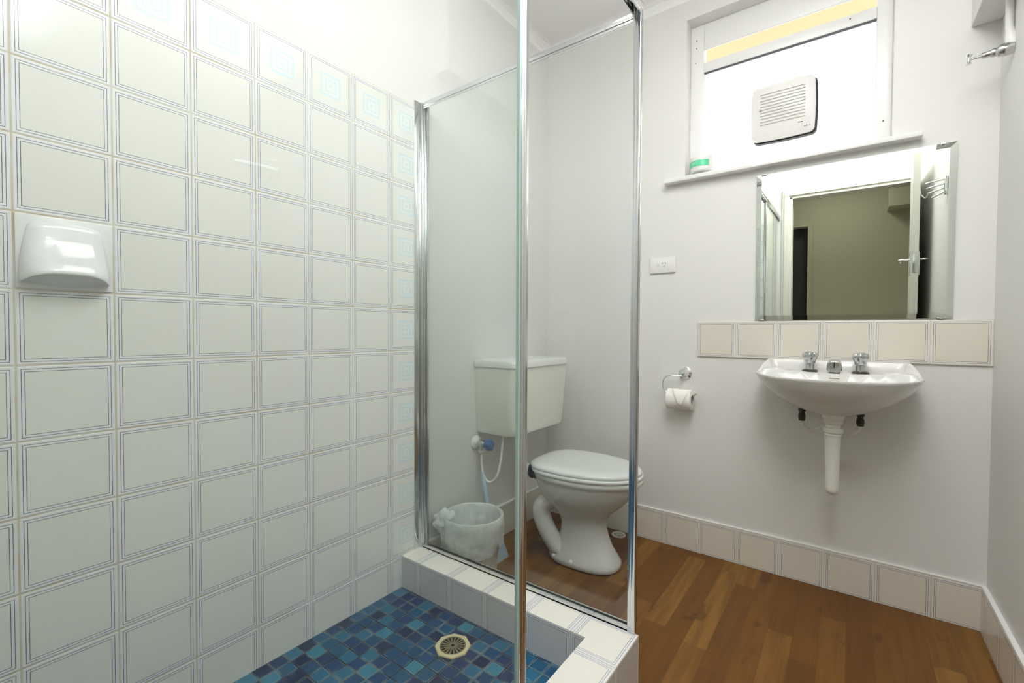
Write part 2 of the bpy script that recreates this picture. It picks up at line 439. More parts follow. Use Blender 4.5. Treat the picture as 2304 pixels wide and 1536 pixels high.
def prism(bm, poly, z0, z1, bev=0.0):
    a = [(x, y, z0) for x, y in poly]; b_ = [(x, y, z1) for x, y in poly]
    if bev:
        c = Vector((sum(x for x, y in poly) / len(poly), sum(y for x, y in poly) / len(poly)))
        sh = lambda k: [(c.x + (x - c.x) * k, c.y + (y - c.y) * k) for x, y in poly]
        rad = max((Vector(p) - c).length for p in poly); k = 1 - bev / rad
        return loft(bm, [[(x, y, z0) for x, y in sh(k)], [(x, y, z0 + bev) for x, y in poly], [(x, y, z1 - bev) for x, y in poly], [(x, y, z1) for x, y in sh(k)]])
    return loft(bm, [a, b_])


WB = {}    # world base of each object


def link(name, bm, mat, parent=None, smooth=True, ang=40, mats=None):
    base = WB.get(parent.name, Vector((0, 0, 0))) if parent else Vector((0, 0, 0))
    bmesh.ops.recalc_face_normals(bm, faces=bm.faces)
    if parent: bmesh.ops.translate(bm, verts=bm.verts, vec=-base)
    me = bpy.data.meshes.new(name)
    for f in bm.faces: f.smooth = smooth
    if smooth:
        lim = math.radians(ang)
        for e in bm.edges:
            if len(e.link_faces) == 2 and e.calc_face_angle(0) > lim: e.smooth = False
    bm.to_mesh(me); bm.free()
    for mm in (mats or [mat]): me.materials.append(mm if not isinstance(mm, str) else M[mm])
    o = bpy.data.objects.new(name, me); COL.objects.link(o)
    if parent: o.parent = parent
    WB[o.name] = base
    return o


def thing(name, label, cat, loc, group=None, kind=None):
    o = bpy.data.objects.new(name, None); COL.objects.link(o); o.location = loc
    o.empty_display_size = 0.05
    WB[o.name] = Vector(loc); tag(o, label, cat, group, kind); return o


def tag(o, label=None, cat=None, group=None, kind=None):
    if label: o['label'] = label
    if cat: o['category'] = cat
    if group: o['group'] = group
    if kind: o['kind'] = kind
    return o


def struct(name, bm, mat, label=None, cat=None, smooth=False, mats=None):
    o = link(name, bm, mat, None, smooth, mats=mats); o['kind'] = 'structure'
    if label: tag(o, label, cat)
    return o


def text_mesh(body, size, mat, name, parent, M4, depth=0.0002):
    c = bpy.data.curves.new(name, 'FONT'); c.body = body; c.size = size; c.extrude = depth
    c.align_x = 'CENTER'; c.align_y = 'CENTER'
    t = bpy.data.objects.new('tmp', c); COL.objects.link(t)
    dg = bpy.context.evaluated_depsgraph_get(); dg.update()
    me = bpy.data.meshes.new_from_object(t.evaluated_get(dg)); bpy.data.objects.remove(t)
    bm = B(); bm.from_mesh(me); bpy.data.meshes.remove(me)
    if callable(M4):
        for v in bm.verts: v.co = M4(v.co)
    else: bmesh.ops.transform(bm, matrix=M4, verts=bm.verts)
    return link(name, bm, mat, parent, False)


# ------------------------------------------------------------------ room shell
WX0, WX1, WZ0, WZ1 = 0.735, 1.461, 1.683, 2.40     # window opening in the back wall
bm = B(); T = 0.12
box(bm, (-T, YB, 0), (WX0, YB + T, ZC)); box(bm, (WX1, YB, 0), (XR + T, YB + T, ZC))
box(bm, (WX0, YB, 0), (WX1, YB + T, WZ0)); box(bm, (WX0, YB, WZ1), (WX1, YB + T, ZC))
struct('wall_back', bm, 'plaster')
struct('wall_left', box(B(), (-T, YF, 0), (0, YB, ZC)), 'plaster')
struct('wall_right', box(B(), (XR, YF, 0), (XR + T, YB, ZC)), 'plaster')
DX0, DX1, DZ = 0.952, 1.702, 2.035                 # doorway in the front wall
bm = B()
box(bm, (-T, YF - T, 0), (DX0, YF, ZC)); box(bm, (DX1, YF - T, 0), (XR + T, YF, ZC)); box(bm, (DX0, YF - T, DZ), (DX1, YF, ZC))
struct('wall_front', bm, 'plaster')
bm = B(); box(bm, (-0.7, YF - T, 0), (-T, YF, ZC)); box(bm, (XR + T, YF - T, 0), (2.4, YF, ZC))
struct('wall_front_hall', bm, 'hall')
struct('ceiling', box(B(), (-T, YF - T, ZC), (XR + T, YB + T, ZC + 0.1)), 'ceiling')
struct('floor', box(B(), (-T, -2.2, -0.1), (XR + T + 0.6, YB + T, 0)), 'wood')

# cornice, one run per wall
def cornice(name, p0, p1, inward):
    p0, p1, n = Vector(p0), Vector(p1), Vector(inward); ring = []
    s = 0.045
    prof = [(0, 0), (0, -s)] + [(s - s * math.cos(a), -s + s * math.sin(a)) for a in (0.4, 0.8, 1.2)] + [(s, 0)]
    bm = loft(B(), [[p0 + n * a + Vector((0, 0, b)) for a, b in prof], [p1 + n * a + Vector((0, 0, b)) for a, b in prof]])
    struct(name, bm, 'ceiling')
cornice('trim_1', (0, YF, ZC), (0, YB, ZC), (1, 0, 0))
cornice('trim_2', (0, YB, ZC), (XR, YB, ZC), (0, -1, 0))
cornice('trim_3', (XR, YF, ZC), (XR, YB, ZC), (-1, 0, 0))

# shower wall tiling
struct('wall_left_tiling', box(B(), (0.0, YF + 0.0, 0.02), (0.0015, 1.0865, ZT)), 'tile_left')
struct('wall_front_tiling', box(B(), (0.002, YF, 0.02), (0.86, YF + 0.006, ZT)), 'tile_front')
struct('floor_mosaic', box(B(), (0.0, YF, 0.0), (0.775, 0.987, 0.026)), 'mosaic')

# skirting tiles with a pale bead on top
def skirting(name, lo, hi, mat, n):
    bm = box(B(), lo, hi)
    o = struct(name, bm, mat)
    l2 = [lo[0], lo[1], hi[2]]; h2 = [hi[0], hi[1], hi[2] + 0.007]
    struct('trim_%d' % n, box(B(), l2, h2, 0.002), 'gloss')
skirting('baseboard_back', (0.001, YB - 0.009, 0), (XR - 0.001, YB, 0.148), 'tile_base_back', 4)
skirting('baseboard_right', (XR - 0.014, YF, 0), (XR, YB - 0.009, 0.148), 'tile_base_right', 5)
skirting('baseboard_left', (0.0, 1.105, 0), (0.009, YB - 0.009, 0.148), 'tile_plain', 6)

# tiled splashback above the basin
o = link('tiled_splashback', box(B(), (0.8005, YB - 0.007, 0.8864), (XR, YB, 1.0414), 0.001), 'tile_splash', None, False)
tag(o, 'single row of cream outlined tiles on the wall between basin and mirror', 'splashback')

# boxed-in pipe along the top of the right wall
struct('trim_7', box(B(), (1.658, 1.15, 2.013), (XR, YB, ZC), 0.002), 'plaster')

# hallway beyond the doorway (seen in the mirror)
bm = B(); HY = -1.55
box(bm, (-0.6, HY - 0.1, 0), (0.80, HY, ZC)); box(bm, (0.985, HY - 0.1, 0), (2.4, HY, ZC)); box(bm, (0.80, HY - 0.1, 2.02), (0.985, HY, ZC))
struct('wall_hall', bm, 'hall')
struct('wall_hall_left', box(B(), (-0.7, HY, 0), (-0.6, YF - T, ZC)), 'hall')
struct('wall_hall_right', box(B(), (2.3, HY, 0), (2.4, YF - T, ZC)), 'hall')
struct('ceiling_hall', box(B(), (-0.7, HY - 0.1, ZC), (2.4, YF - T, ZC + 0.1)), 'hall')
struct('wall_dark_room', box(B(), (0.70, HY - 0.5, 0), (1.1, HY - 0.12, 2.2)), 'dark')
bm = B(); box(bm, (0.985, HY, 0), (1.03, HY + 0.015, 2.065), 0.003); box(bm, (0.755, HY, 0), (0.80, HY + 0.015, 2.065), 0.003); box(bm, (0.755, HY, 2.02), (1.03, HY + 0.016, 2.065), 0.003)
struct('trim_8', bm, 'hall')
struct('trim_9', box(B(), (1.62, HY, 2.08), (2.3, HY + 0.25, ZC), 0.003), 'hall')

# door architrave and jambs
bm = B()
for s in (0, 1):
    w0 = 0.042
    def arch(x0, x1, z0, z1):
        box(bm, (x0, YF, z0), (x1, YF + 0.012, z1), 0.003)
    if s == 0:
        arch(DX0 - 0.060, DX0 - 0.008, 0, DZ + 0.008); box(bm, (DX0 - 0.045, YF + 0.010, 0), (DX0 - 0.010, YF + 0.019, DZ + 0.010), 0.003)
        box(bm, (DX0 - 0.010, YF - T, 0), (DX0 + 0.012, YF + 0.004, DZ), 0.002)
    else:
        arch(DX1 + 0.004, XR - 0.001, 0, DZ + 0.008)
        box(bm, (DX1, YF - T, 0), (DX1 + 0.012, YF + 0.004, DZ), 0.002)
box(bm, (DX0 - 0.060, YF, DZ + 0.008), (XR - 0.001, YF + 0.012, DZ + 0.06), 0.003)
box(bm, (DX0 - 0.045, YF + 0.010, DZ + 0.010), (XR - 0.001, YF + 0.019, DZ + 0.045), 0.003)
box(bm, (DX0 - 0.010, YF - T, DZ - 0.012), (DX1, YF + 0.004, DZ + 0.010), 0.002)
struct('trim_10', bm, 'cream')

# door leaf, swung open towards the right wall (hinged on the right jamb)
HP = Vector((1.698, YF + 0.024, 0)); DA = math.radians(3.6)
def swing(bm):
    bmesh.ops.rotate(bm, verts=bm.verts, cent=HP, matrix=Matrix.Rotation(DA, 3, 'Z')); return bm
dx0, dx1, dye = HP.x - 0.0175, HP.x + 0.0175, HP.y + 0.70
door = link('door_1', swing(box(B(), (dx0, HP.y, 0.008), (dx1, dye, DZ - 0.01), 0.002)), 'cream', None, False)
tag(door, None, None, None, 'structure')
for sx, x0 in ((-1, dx0), (1, dx1)):
    ym = dye - 0.06
    h = link('door_handle', swing(box(B(), (min(x0, x0 + sx * 0.006), ym - 0.02, 1.31), (max(x0, x0 + sx * 0.006), ym + 0.02, 1.45), 0.002)), 'chrome', door, True)
    reach = 0.05 if sx < 0 else 0.036
    bm = tube(B(), [(x0, ym, 1.405), (x0 + sx * reach, ym, 1.405), (x0 + sx * (reach + 0.003), ym - 0.05, 1.405), (x0 + sx * reach, ym - 0.105, 1.403)], 0.0075)
    link('door_lever', swing(bm), 'chrome', h)
link('latch_plate', swing(box(B(), (dx0 + 0.006, dye - 0.001, 1.32), (dx1 - 0.006, dye + 0.0015, 1.44), 0.0006)), 'chrome_worn', door)
# coat hook on the back of the door
ch = swing(lathe(B(), (dx1, dye - 0.10, 1.80), (1, 0, 0), [(0, 0), (0, 0.018), (0.004, 0.018), (0.006, 0.012), (0.006, 0)]))
o = link('coat_hook', ch, 'chrome'); tag(o, 'small chrome coat hook on the back of the open door, seen in the mirror', 'hook')
bm = tube(B(), [(dx1 + 0.003, dye - 0.10, 1.80), (dx1 + 0.018, dye - 0.095, 1.775), (dx1 + 0.030, dye - 0.09, 1.775), (dx1 + 0.036, dye - 0.085, 1.80)], 0.004)
link('hook_arm', swing(bm), 'chrome', o)

# ------------------------------------------------------------------ window
win = struct('window_1', B(), 'gloss')
yf = YB + 0.07
def wbox(nm, lo, hi, mat='gloss', bev=0.003): return link(nm, box(B(), lo, hi, bev), mat, win)
wbox('window_jamb', (WX0, yf, WZ0), (0.792, yf + 0.05, WZ1)); wbox('window_jamb', (1.412, yf, WZ0), (WX1, yf + 0.05, WZ1))
wbox('window_head', (0.792, yf, 2.284), (1.412, yf + 0.012, WZ1))
wbox('window_transom', (0.792, yf + 0.004, 2.184), (1.412, yf + 0.045, 2.228))
bm = B()
for x, z in ((0.760, 2.335), (0.760, 2.300), (0.757, 2.235), (1.437, 1.79), (1.33, 2.21)):
    lathe(bm, (x, yf - 0.0004, z), (0, -1, 0), [(0, 0.0028), (0.0004, 0.0028), (0.0004, 0)], 10)
link('nail_hole', bm, 'ink', win, False)['label'] = 'small dark nail holes'
link('window_pane', box(B(), (0.792, yf + 0.022, 1.70), (1.412, yf + 0.027, 2.184)), 'obscure', win, False)['label'] = 'frosted obscure glass pane'
wbox('window_putty', (0.792, yf + 0.010, 2.180), (1.412, yf + 0.02, 2.184), 'ink', 0)
bm = B(); box(bm, (0.652, YB - 0.045, 1.672), (1.541, YB + 0.0, 1.692), 0.004); box(bm, (WX0 + 0.001, YB - 0.004, 1.672), (WX1 - 0.001, yf + 0.052, 1.700), 0.003)
link('window_sill', bm, 'gloss', win)
# outside: yellow eave and a strip of ground
o = struct('eave_outside', box(B(), (-1.5, YB + T + 0.25, 2.62), (4, YB + 1.6, 2.72)), 'eave')
o = struct('ground_outside', box(B(), (-6, YB + T + 0.02, -0.4), (8, YB + 9, -0.3)), 'render')

# ------------------------------------------------------------------ exhaust fan in the window pane
fan = thing('exhaust_fan', 'square white louvred exhaust fan set in the frosted window pane', 'exhaust fan', (1.11, yf + 0.02, 1.80))
FX0, FX1, FZ0, FZ1 = 0.998, 1.222, 1.808, 2.028
def rounded(x0, x1, z0, z1, r, n=6, bulge=0.003):
    pts = []; cx, cz = (x0 + x1) / 2, (z0 + z1) / 2
    for (ox, oz, a0) in ((x1 - r, z1 - r, 0), (x0 + r, z1 - r, 90), (x0 + r, z0 + r, 180), (x1 - r, z0 + r, 270)):
        for k in range(n + 1):
            a = math.radians(a0 + 90 * k / n); pts.append((ox + r * math.cos(a), oz + r * math.sin(a)))
    out = []
    for i, p in enumerate(pts):       # soften long sides outward a little
        out.append(p); q = pts[(i + 1) % len(pts)]
        if (Vector(p) - Vector(q)).length > 0.05:
            for t in (0.25, 0.5, 0.75):
                mx_, mz_ = p[0] + (q[0] - p[0]) * t, p[1] + (q[1] - p[1]) * t
                d = Vector((mx_ - cx, mz_ - cz))
                d = Vector((math.copysign(1, d.x), 0)) if abs(abs(d.x) - (x1 - x0) / 2) < 1e-4 else Vector((0, math.copysign(1, d.y)))
                k = bulge * 4 * t * (1 - t); out.append((mx_ + d.x * k, mz_ + d.y * k))
    return out
def slab(bm, x0, x1, z0, z1, y0, y1, r, bev):
    A = rounded(x0, x1, z0, z1, r); Bi = rounded(x0 + bev, x1 - bev, z0 + bev, z1 - bev, max(r - bev, 0.002))
    loft(bm, [[(x, y1, z) for x, z in A], [(x, y0 + bev * 0.7, z) for x, z in A], [(x, y0, z) for x, z in Bi]])
    return bm
link('gasket', slab(B(), FX0 + 0.002, FX1 + 0.007, FZ0 - 0.006, FZ1 - 0.002, yf + 0.0, yf + 0.022, 0.02, 0.002), 'black', fan)['label'] = 'black rubber gasket'
link('cover', slab(B(), FX0, FX1, FZ0, FZ1, yf - 0.028, yf + 0.002, 0.018, 0.008), 'plastic', fan)
lv = B()
for k in range(11):
    z = 1.868 + k * 0.0125
    loft(lv, [[(x, yf - 0.0284, z + 0.0035), (x, yf - 0.0335, z), (x, yf - 0.0284, z - 0.0010)] for x in (1.030, 1.190)])
link('louvre', lv, 'plastic', fan, False)
for x, z in ((1.030, 1.930), (1.188, 1.934)):
    link('screw', lathe(B(), (x, yf - 0.0285, z), (0, -1, 0), [(0, 0.0038), (0.007, 0.0038), (0.008, 0.0025), (0.0072, 0)], 12), 'chrome_worn', fan)
bd = link('badge', box(B(), (1.163, yf - 0.0288, 1.842), (1.186, yf - 0.0278, 1.852), 0.0003), 'cist', fan)
bm = B(); box(bm, (1.166, yf - 0.0292, 1.8455), (1.183, yf - 0.0287, 1.8485))
for k in range(4): box(bm, (1.188 + k * 0.006, yf - 0.0286, 1.824), (1.1905 + k * 0.006, yf - 0.0279, 1.829))
link('marking', bm, 'ink', fan, False)

# small tub on the sill
tub = thing('paper_tub', 'small white round tub with a green label at the left end of the sill', 'tub', (0.806, YB + 0.0, 1.7))
tc_, tr_, tz = Vector((0.806, YB + 0.005, 0)), 0.050, 1.7005
lathe(bm := B(), (tc_.x, tc_.y, tz), (0, 0, 1), [(0, 0), (0, tr_ - 0.004), (0.003, tr_ - 0.001), (0.006, tr_), (0.064, tr_), (0.068, tr_ - 0.001), (0.070, tr_ - 0.004), (0.066, tr_ - 0.006), (0.064, 0)], 48)
link('body', bm, 'plastic', tub)
bm = B(); A0, A1 = math.radians(195), math.radians(318)
ring = lambda z, r, k=28: [(tc_.x + r * math.cos(A0 + (A1 - A0) * i / k), tc_.y + r * math.sin(A0 + (A1 - A0) * i / k), z) for i in range(k + 1)]
loft(bm, [ring(tz + 0.022, tr_ + 0.0006), ring(tz + 0.048, tr_ + 0.0006)], False, False, False)
lb = link('label', bm, 'green', tub, True); lb['label'] = 'green label with pale lettering'
def wrap(co):
    a = math.radians(245) + co.x / tr_
    r = tr_ + 0.0009 + co.z
    return Vector((tc_.x + r * math.cos(a), tc_.y + r * math.sin(a), tz + 0.036 + co.y))
text_mesh('TAT', 0.016, 'lettering', 'lettering', tub, wrap)

# ------------------------------------------------------------------ mirror
mir = thing('bevelled_mirror', 'large mirror with slanted glass edges on the wall above the basin', 'mirror', (1.33, YB - 0.006, 1.046))
X0, X1, Z0, Z1, bw = 1.029, 1.631, 1.0460, 1.642, 0.018
def my(z): return YB - 0.007 - (z - Z0) * 0.011      # leans forward a little at the top
bm = B()
f = [bm.verts.new((x, my(z), z)) for x, z in ((X0 + bw, Z0 + bw), (X1 - bw, Z0 + bw), (X1 - bw, Z1 - bw), (X0 + bw, Z1 - bw))]
g = [bm.verts.new((x, my(z) + 0.0022, z)) for x, z in ((X0, Z0), (X1, Z0), (X1, Z1), (X0, Z1))]
h = [bm.verts.new((x, YB - 0.0005, z)) for x, z in ((X0, Z0), (X1, Z0), (X1, Z1), (X0, Z1))]
bm.faces.new(f[::-1])
for i in range(4):
    bm.faces.new((f[i], f[(i+1) % 4], g[(i+1) % 4], g[i])); bm.faces.new((g[i], g[(i+1) % 4], h[(i+1) % 4], h[i]))
bm.faces.new(h)
link('mirror_glass', bm, 'mirror', mir, False)
for x, z in ((1.055, Z0 - 0.001), (1.055, Z1 - 0.002), (1.600, Z1 - 0.002), (1.600, Z0 - 0.001)):
    link('mirror_clip', box(B(), (x - 0.009, my(z) - 0.003, z - 0.002), (x + 0.009, YB - 0.001, z + 0.003), 0.0008), 'chrome_worn', mir)

# ------------------------------------------------------------------ power point
sk = thing('power_outlet', 'white single power point with switch on the wall left of the mirror', 'power outlet', (0.640, YB, 1.306))
link('plate', box(B(), (0.580, YB - 0.010, 1.2705), (0.698, YB, 1.3420), 0.003), 'plastic', sk)
bm = B(); lathe(bm, (0.6165, YB - 0.010, 1.309), (0, -1, 0), [(0, 0.0085), (0.002, 0.008), (0.0025, 0)], 20)
link('switch', bm, 'seat', sk)
bm = B()
for (x, z, a) in ((0.6395, 1.3155, 30), (0.6535, 1.3155, -30), (0.6465, 1.302, 0)):
    b2 = box(B(), (-0.0011, -0.0004, -0.0042), (0.0011, 0.0004, 0.0042))
    bmesh.ops.rotate(b2, verts=b2.verts, matrix=Matrix.Rotation(math.radians(a), 3, 'Y')); bmesh.ops.translate(b2, verts=b2.verts, vec=(x, YB - 0.0101, z))
    me = bpy.data.meshes.new('t'); b2.to_mesh(me); b2.free(); bm.from_mesh(me); bpy.data.meshes.remove(me)
link('socket_slot', bm, 'ink', sk, False)
link('marking', box(B(), (0.630, YB - 0.0103, 1.2835), (0.652, YB - 0.0098, 1.2845)), 'cist', sk, False)

# ------------------------------------------------------------------ toilet roll holder and roll
hd = thing('toilet_roll_holder', 'chrome toilet roll holder with round rose and open wire arm', 'toilet roll holder', (0.745, YB, 0.805))
bm = B(); lathe(bm, (0.748, YB, 0.808), (0, -1, 0), [(0, 0.0295), (0.004, 0.029), (0.009, 0.022), (0.012, 0.019), (0.014, 0.019), (0.024, 0.012), (0.034, 0.012), (0.040, 0.008), (0.042, 0)], 36)
link('rose', bm, 'chrome', hd)
bm = B(); ya = YB - 0.050
tube(bm, [(0.742, YB - 0.034, 0.797), (0.715, ya + 0.006, 0.797), (0.690, ya, 0.796), (0.668, ya, 0.782), (0.661, ya, 0.757), (0.667, ya, 0.733), (0.682, ya, 0.7185), (0.71, ya, 0.715), (0.79, ya, 0.715), (0.803, ya, 0.7185), (0.812, ya, 0.7235)], 0.0034, 10)
link('arm', bm, 'chrome', hd)
rl = thing('toilet_roll', 'white toilet paper roll with folded loose end hanging on the holder', 'toilet roll', (0.742, ya, 0.68))
rc = Vector((0.688, ya - 0.002, 0.6935))
bm = lathe(B(), rc, (1, 0, 0), [(0, 0.021), (0, 0.044), (0.002, 0.0465), (0.104, 0.0465), (0.106, 0.044), (0.106, 0.021), (0, 0.021)], 48)
link('paper', bm, 'paper', rl)
bm = lathe(B(), rc, (1, 0, 0), [(0.001, 0.021), (0.105, 0.021), (0.105, 0.0198), (0.001, 0.0198), (0.001, 0.021)], 32)
link('core', bm, 'card', rl)
bm = B()     # pointed folded sheet over the front
def cyl(x, a, r=0.0477): return (rc.x + x, rc.y - r * math.sin(a), rc.z + r * math.cos(a))
rows = []
for i in range(13):
    a = math.radians(5 + i * 9.2); t = i / 12
    l, r_ = 0.016 + 0.042 * t ** 1.1, 0.104 - 0.034 * t ** 1.6
    rows.append([bm.verts.new(cyl(l + (r_ - l) * k / 6, a, 0.0474 + 0.002 * t)) for k in range(7)])
for A_, B_ in zip(rows, rows[1:]):
    for k in range(6): bm.faces.new((A_[k], A_[k+1], B_[k+1], B_[k]))
o = link('loose_sheet', bm, 'paper', rl); mo = o.modifiers.new('thick', 'SOLIDIFY'); mo.thickness = 0.0007

# ------------------------------------------------------------------ basin
BXC = 1.3035
bs = thing('wash_basin', 'white wall-hung ceramic wash basin with wide shallow bowl', 'wash basin', (BXC, 1.85, 0.70))
def outline(n=96):
    """plan outline: straight back on the wall, shoulders, bowed front"""
    key = [(0.0, 2.003), (0.10, 2.003), (0.209, 2.003), (0.224, 1.975), (0.240, 1.93), (0.247, 1.885), (0.244, 1.835), (0.228, 1.770), (0.196, 1.705), (0.150, 1.655), (0.080, 1.622), (0.0, 1.612)]
    half = []
    q = [Vector((-key[1][0], key[1][1], 0))] + [Vector((x, y, 0)) for x, y in key] + [Vector((-key[-2][0], key[-2][1], 0))]
    for i in range(1, len(q) - 2):
        for s in range(6):
            t = s / 6
            v = 0.5 * ((2 * q[i]) + (-q[i-1] + q[i+1]) * t + (2*q[i-1] - 5*q[i] + 4*q[i+1] - q[i+2]) * t*t + (-q[i-1] + 3*q[i] - 3*q[i+1] + q[i+2]) * t**3)
            half.append((v.x, min(v.y, 2.003)))
    half.append((0.0, 1.612))
    return [(BXC + x, y) for x, y in half] + [(BXC - x, y) for x, y in half[-2:0:-1]]
OL = outline()
def ss(a, b, x):
    t = max(0, min(1, (x - a) / (b - a))); return t * t * (3 - 2 * t)
def zr(y): return 0.842 + 0.046 * ss(1.885, 1.995, y)
YC = 1.85
def scaled(s, zf, yc=YC, keep_back=False):
    out = []
    for x, y in OL:
        yy = yc + (y - yc) * s
        if keep_back and y > yc: yy = yc + (y - yc) * (1 - (1 - s) * 0.15)
        out.append(Vector((BXC + (x - BXC) * s, yy, zf(y) if callable(zf) else zf)))
    return out
rings = []
# underside upward
for s, z in ((0.10, 0.700), (0.19, 0.702), (0.30, 0.709), (0.44, 0.722), (0.60, 0.741), (0.74, 0.763), (0.86, 0.789), (0.94, 0.812)):
    rings.append(scaled(s, lambda y, z=z, s=s: z + (zr(y) - 0.842) * 0.3 * s, keep_back=True))
rings.append(scaled(0.985, lambda y: zr(y) - 0.010, keep_back=True))
rings.append(scaled(1.0, lambda y: zr(y) - 0.004)); rings.append(scaled(0.995, lambda y: zr(y)))
rings.append(scaled(0.975, lambda y: zr(y) + 0.0005)); rings.append(scaled(0.955, lambda y: zr(y) - 0.003))
# inside downward
for s, z in ((0.91, 0.826), (0.84, 0.806), (0.74, 0.787), (0.60, 0.768), (0.42, 0.752), (0.22, 0.742), (0.06, 0.738)):
    rg = scaled(s, z)
    for v in rg:
        led = ss(1.855, 1.885, v.y)                 # tap ledge at the back
        wing = ss(0.13, 0.21, abs(v.x - BXC)) * ss(1.80, 1.87, v.y)
        v.z = max(v.z, v.z + led * (0.847 - v.z))
        v.z = v.z + wing * max(0, (0.858 - v.z)) * 0.8
    rings.append(rg)
bm = loft(B(), rings)
ob = link('bowl', bm, 'porc', bs, ang=60)
from mathutils.bvhtree import BVHTree
bmx = B(); bmx.from_mesh(ob.data); bmx.transform(Matrix.Translation(WB[ob.name]))
bvh = BVHTree.FromBMesh(bmx); bmx.free(); bm = B()
for z, w, n_ in ((0.829, 0.030, 16), (0.819, 0.024, 13)):      # two illegible lines of small red-brown print
    pts = []
    for k in range(n_ + 1):
        o_ = Vector((BXC + 0.004 + w * (k / n_ - 0.5), 1.75, z + (0.0012 if k % 2 else -0.0012)))
        hit = bvh.ray_cast(o_, Vector((0, 1, 0)))
        if hit[0] is not None: pts.append(hit[0] + hit[1].normalized() * (0.0004 if hit[1].y < 0 else -0.0004))
    if len(pts) > 2: tube(bm, pts, 0.0009, 5, False)
link('maker_mark', bm, 'red', bs)

# taps and spout
def tap(x, label):
    t = thing('basin_tap', label, 'tap', (x, 1.935, 0.847), 'chrome basin taps')
    c = (x, 1.935, 0.847)
    link('base_ring', lathe(B(), c, (0, 0, 1), [(0, 0), (0, 0.026), (0.003, 0.027), (0.006, 0.024), (0.009, 0.019), (0.009, 0)], 36), 'ring', t)
    link('body', lathe(B(), c, (0, 0, 1), [(0.006, 0.0185), (0.012, 0.0165), (0.030, 0.0158), (0.032, 0.018), (0.032, 0)], 36), 'tap_chrome', t)
    fl = lambda tt, th: (1 + 0.13 * math.cos(6 * th)) if 0.040 < tt < 0.0750 else 1
    link('handle', lathe(B(), c, (0, 0, 1), [(0.031, 0), (0.031, 0.0175), (0.039, 0.0195), (0.044, 0.0195), (0.050, 0.0225), (0.058, 0.0245), (0.068, 0.0238), (0.072, 0.021), (0.074, 0.013), (0.076, 0.011), (0.076, 0)], 48, fl), 'tap_chrome', t, ang=60)
    return t
tap(1.229, 'chrome basin tap with fluted handle, left of the spout')
tap(1.383, 'chrome basin tap with fluted handle, right of the spout')
sp = thing('basin_spout', 'short worn chrome spout between the two basin taps', 'spout', (1.306, 1.93, 0.853))
bm = B()
def spr(y, w, z0, z1):
    pts = []
    for k in range(16):
        a = 2 * math.pi * k / 16; ex = 0.55
        cx, cz = math.cos(a), math.sin(a)
        tap_ = 1 - 0.22 * (cz * 0.5 + 0.5)
        pts.append((1.306 + w * tap_ * math.copysign(abs(cx) ** ex, cx), y, (z0 + z1) / 2 + (z1 - z0) / 2 * math.copysign(abs(cz) ** ex, cz)))
    return pts
loft(bm, [spr(1.958, 0.017, 0.847, 0.886), spr(1.952, 0.023, 0.847, 0.893), spr(1.93, 0.0255, 0.847, 0.896), spr(1.905, 0.0265, 0.847, 0.893), spr(1.89, 0.0255, 0.849, 0.890), spr(1.886, 0.0225, 0.852, 0.887)])
link('body', bm, 'chrome_worn', sp)
bm = B(); box(bm, (1.3040, 1.8835, 0.866), (1.3080, 1.887, 0.8885), 0.001)
link('slot', bm, 'black', sp)

# waste trap
tp = thing('basin_waste_pipe', 'white plastic waste pipe hanging straight down under the basin', 'waste pipe', (1.307, 1.80, 0.43))
px, py = 1.3075, 1.815
link('collar', lathe(B(), (px, py, 0.7095), (0, 0, -1), [(0, 0), (0, 0.036), (0.006, 0.0355), (0.010, 0.033), (0.014, 0.0335), (0.018, 0.030), (0.030, 0.0285), (0.034, 0.026), (0.034, 0)], 32), 'pvc', tp)
link('neck', lathe(B(), (px, py, 0.678), (0, 0, -1), [(0, 0), (0, 0.0225), (0.004, 0.022), (0.005, 0.023), (0.008, 0.022), (0.018, 0.022), (0.018, 0)], 32), 'pvc', tp)
link('nut', lathe(B(), (px, py, 0.663), (0, 0, -1), [(0, 0), (0, 0.029), (0.003, 0.030), (0.017, 0.030), (0.019, 0.028), (0.019, 0)], 32, lambda t, th: 1 + 0.02 * math.cos(16 * th)), 'pvc', tp)
bm = lathe(B(), (px, py, 0.646), (0, 0, -1), [(0, 0), (0, 0.0235), (0.006, 0.0245), (0.008, 0.0262), (0.012, 0.0262), (0.013, 0.0245), (0.06, 0.0230), (0.12, 0.0215), (0.196, 0.0205), (0.206, 0.0195), (0.214, 0.016), (0.219, 0.009), (0.220, 0)], 32)
link('pipe', bm, 'pvc', tp)
link('outlet', tube(B(), [(px, py, 0.50), (px, py + 0.05, 0.505), (px, 1.93, 0.51), (px, YB - 0.001, 0.51)], 0.017), 'pvc', tp)

# tap tails with flexible hoses
def tail(x, label, sgn):
    t = thing('tap_connector', label, 'tap connector', (x, 1.925, 0.66), 'tap connectors under the basin')
    link('backnut', lathe(B(), (x, 1.925, 0.728), (0, 0, -1), [(0, 0), (0, 0.0085), (0.020, 0.0085), (0.022, 0.0125), (0.034, 0.013), (0.037, 0.009), (0.042, 0.009), (0.044, 0.0115), (0.058, 0.0125), (0.070, 0.0105), (0.072, 0)], 20, lambda tt, th: 1 + 0.05 * math.cos(6 * th)), 'brass', t)
    tube(bm := B(), [(x, 1.925, 0.658), (x - sgn * 0.004, 1.925, 0.642), (x - sgn * 0.026, 1.928, 0.624), (x - sgn * 0.052, 1.932, 0.634), (x - sgn * 0.078, 1.945, 0.655), (x - sgn * 0.078, 1.975, 0.665), (x - sgn * 0.078, YB - 0.001, 0.667)], 0.0052, 12)
    link('hose', bm, 'pvc', t)['label'] = 'white flexible hose'
tail(1.207, 'black brass tap connector and white hose hanging under the left side of the basin', -1)
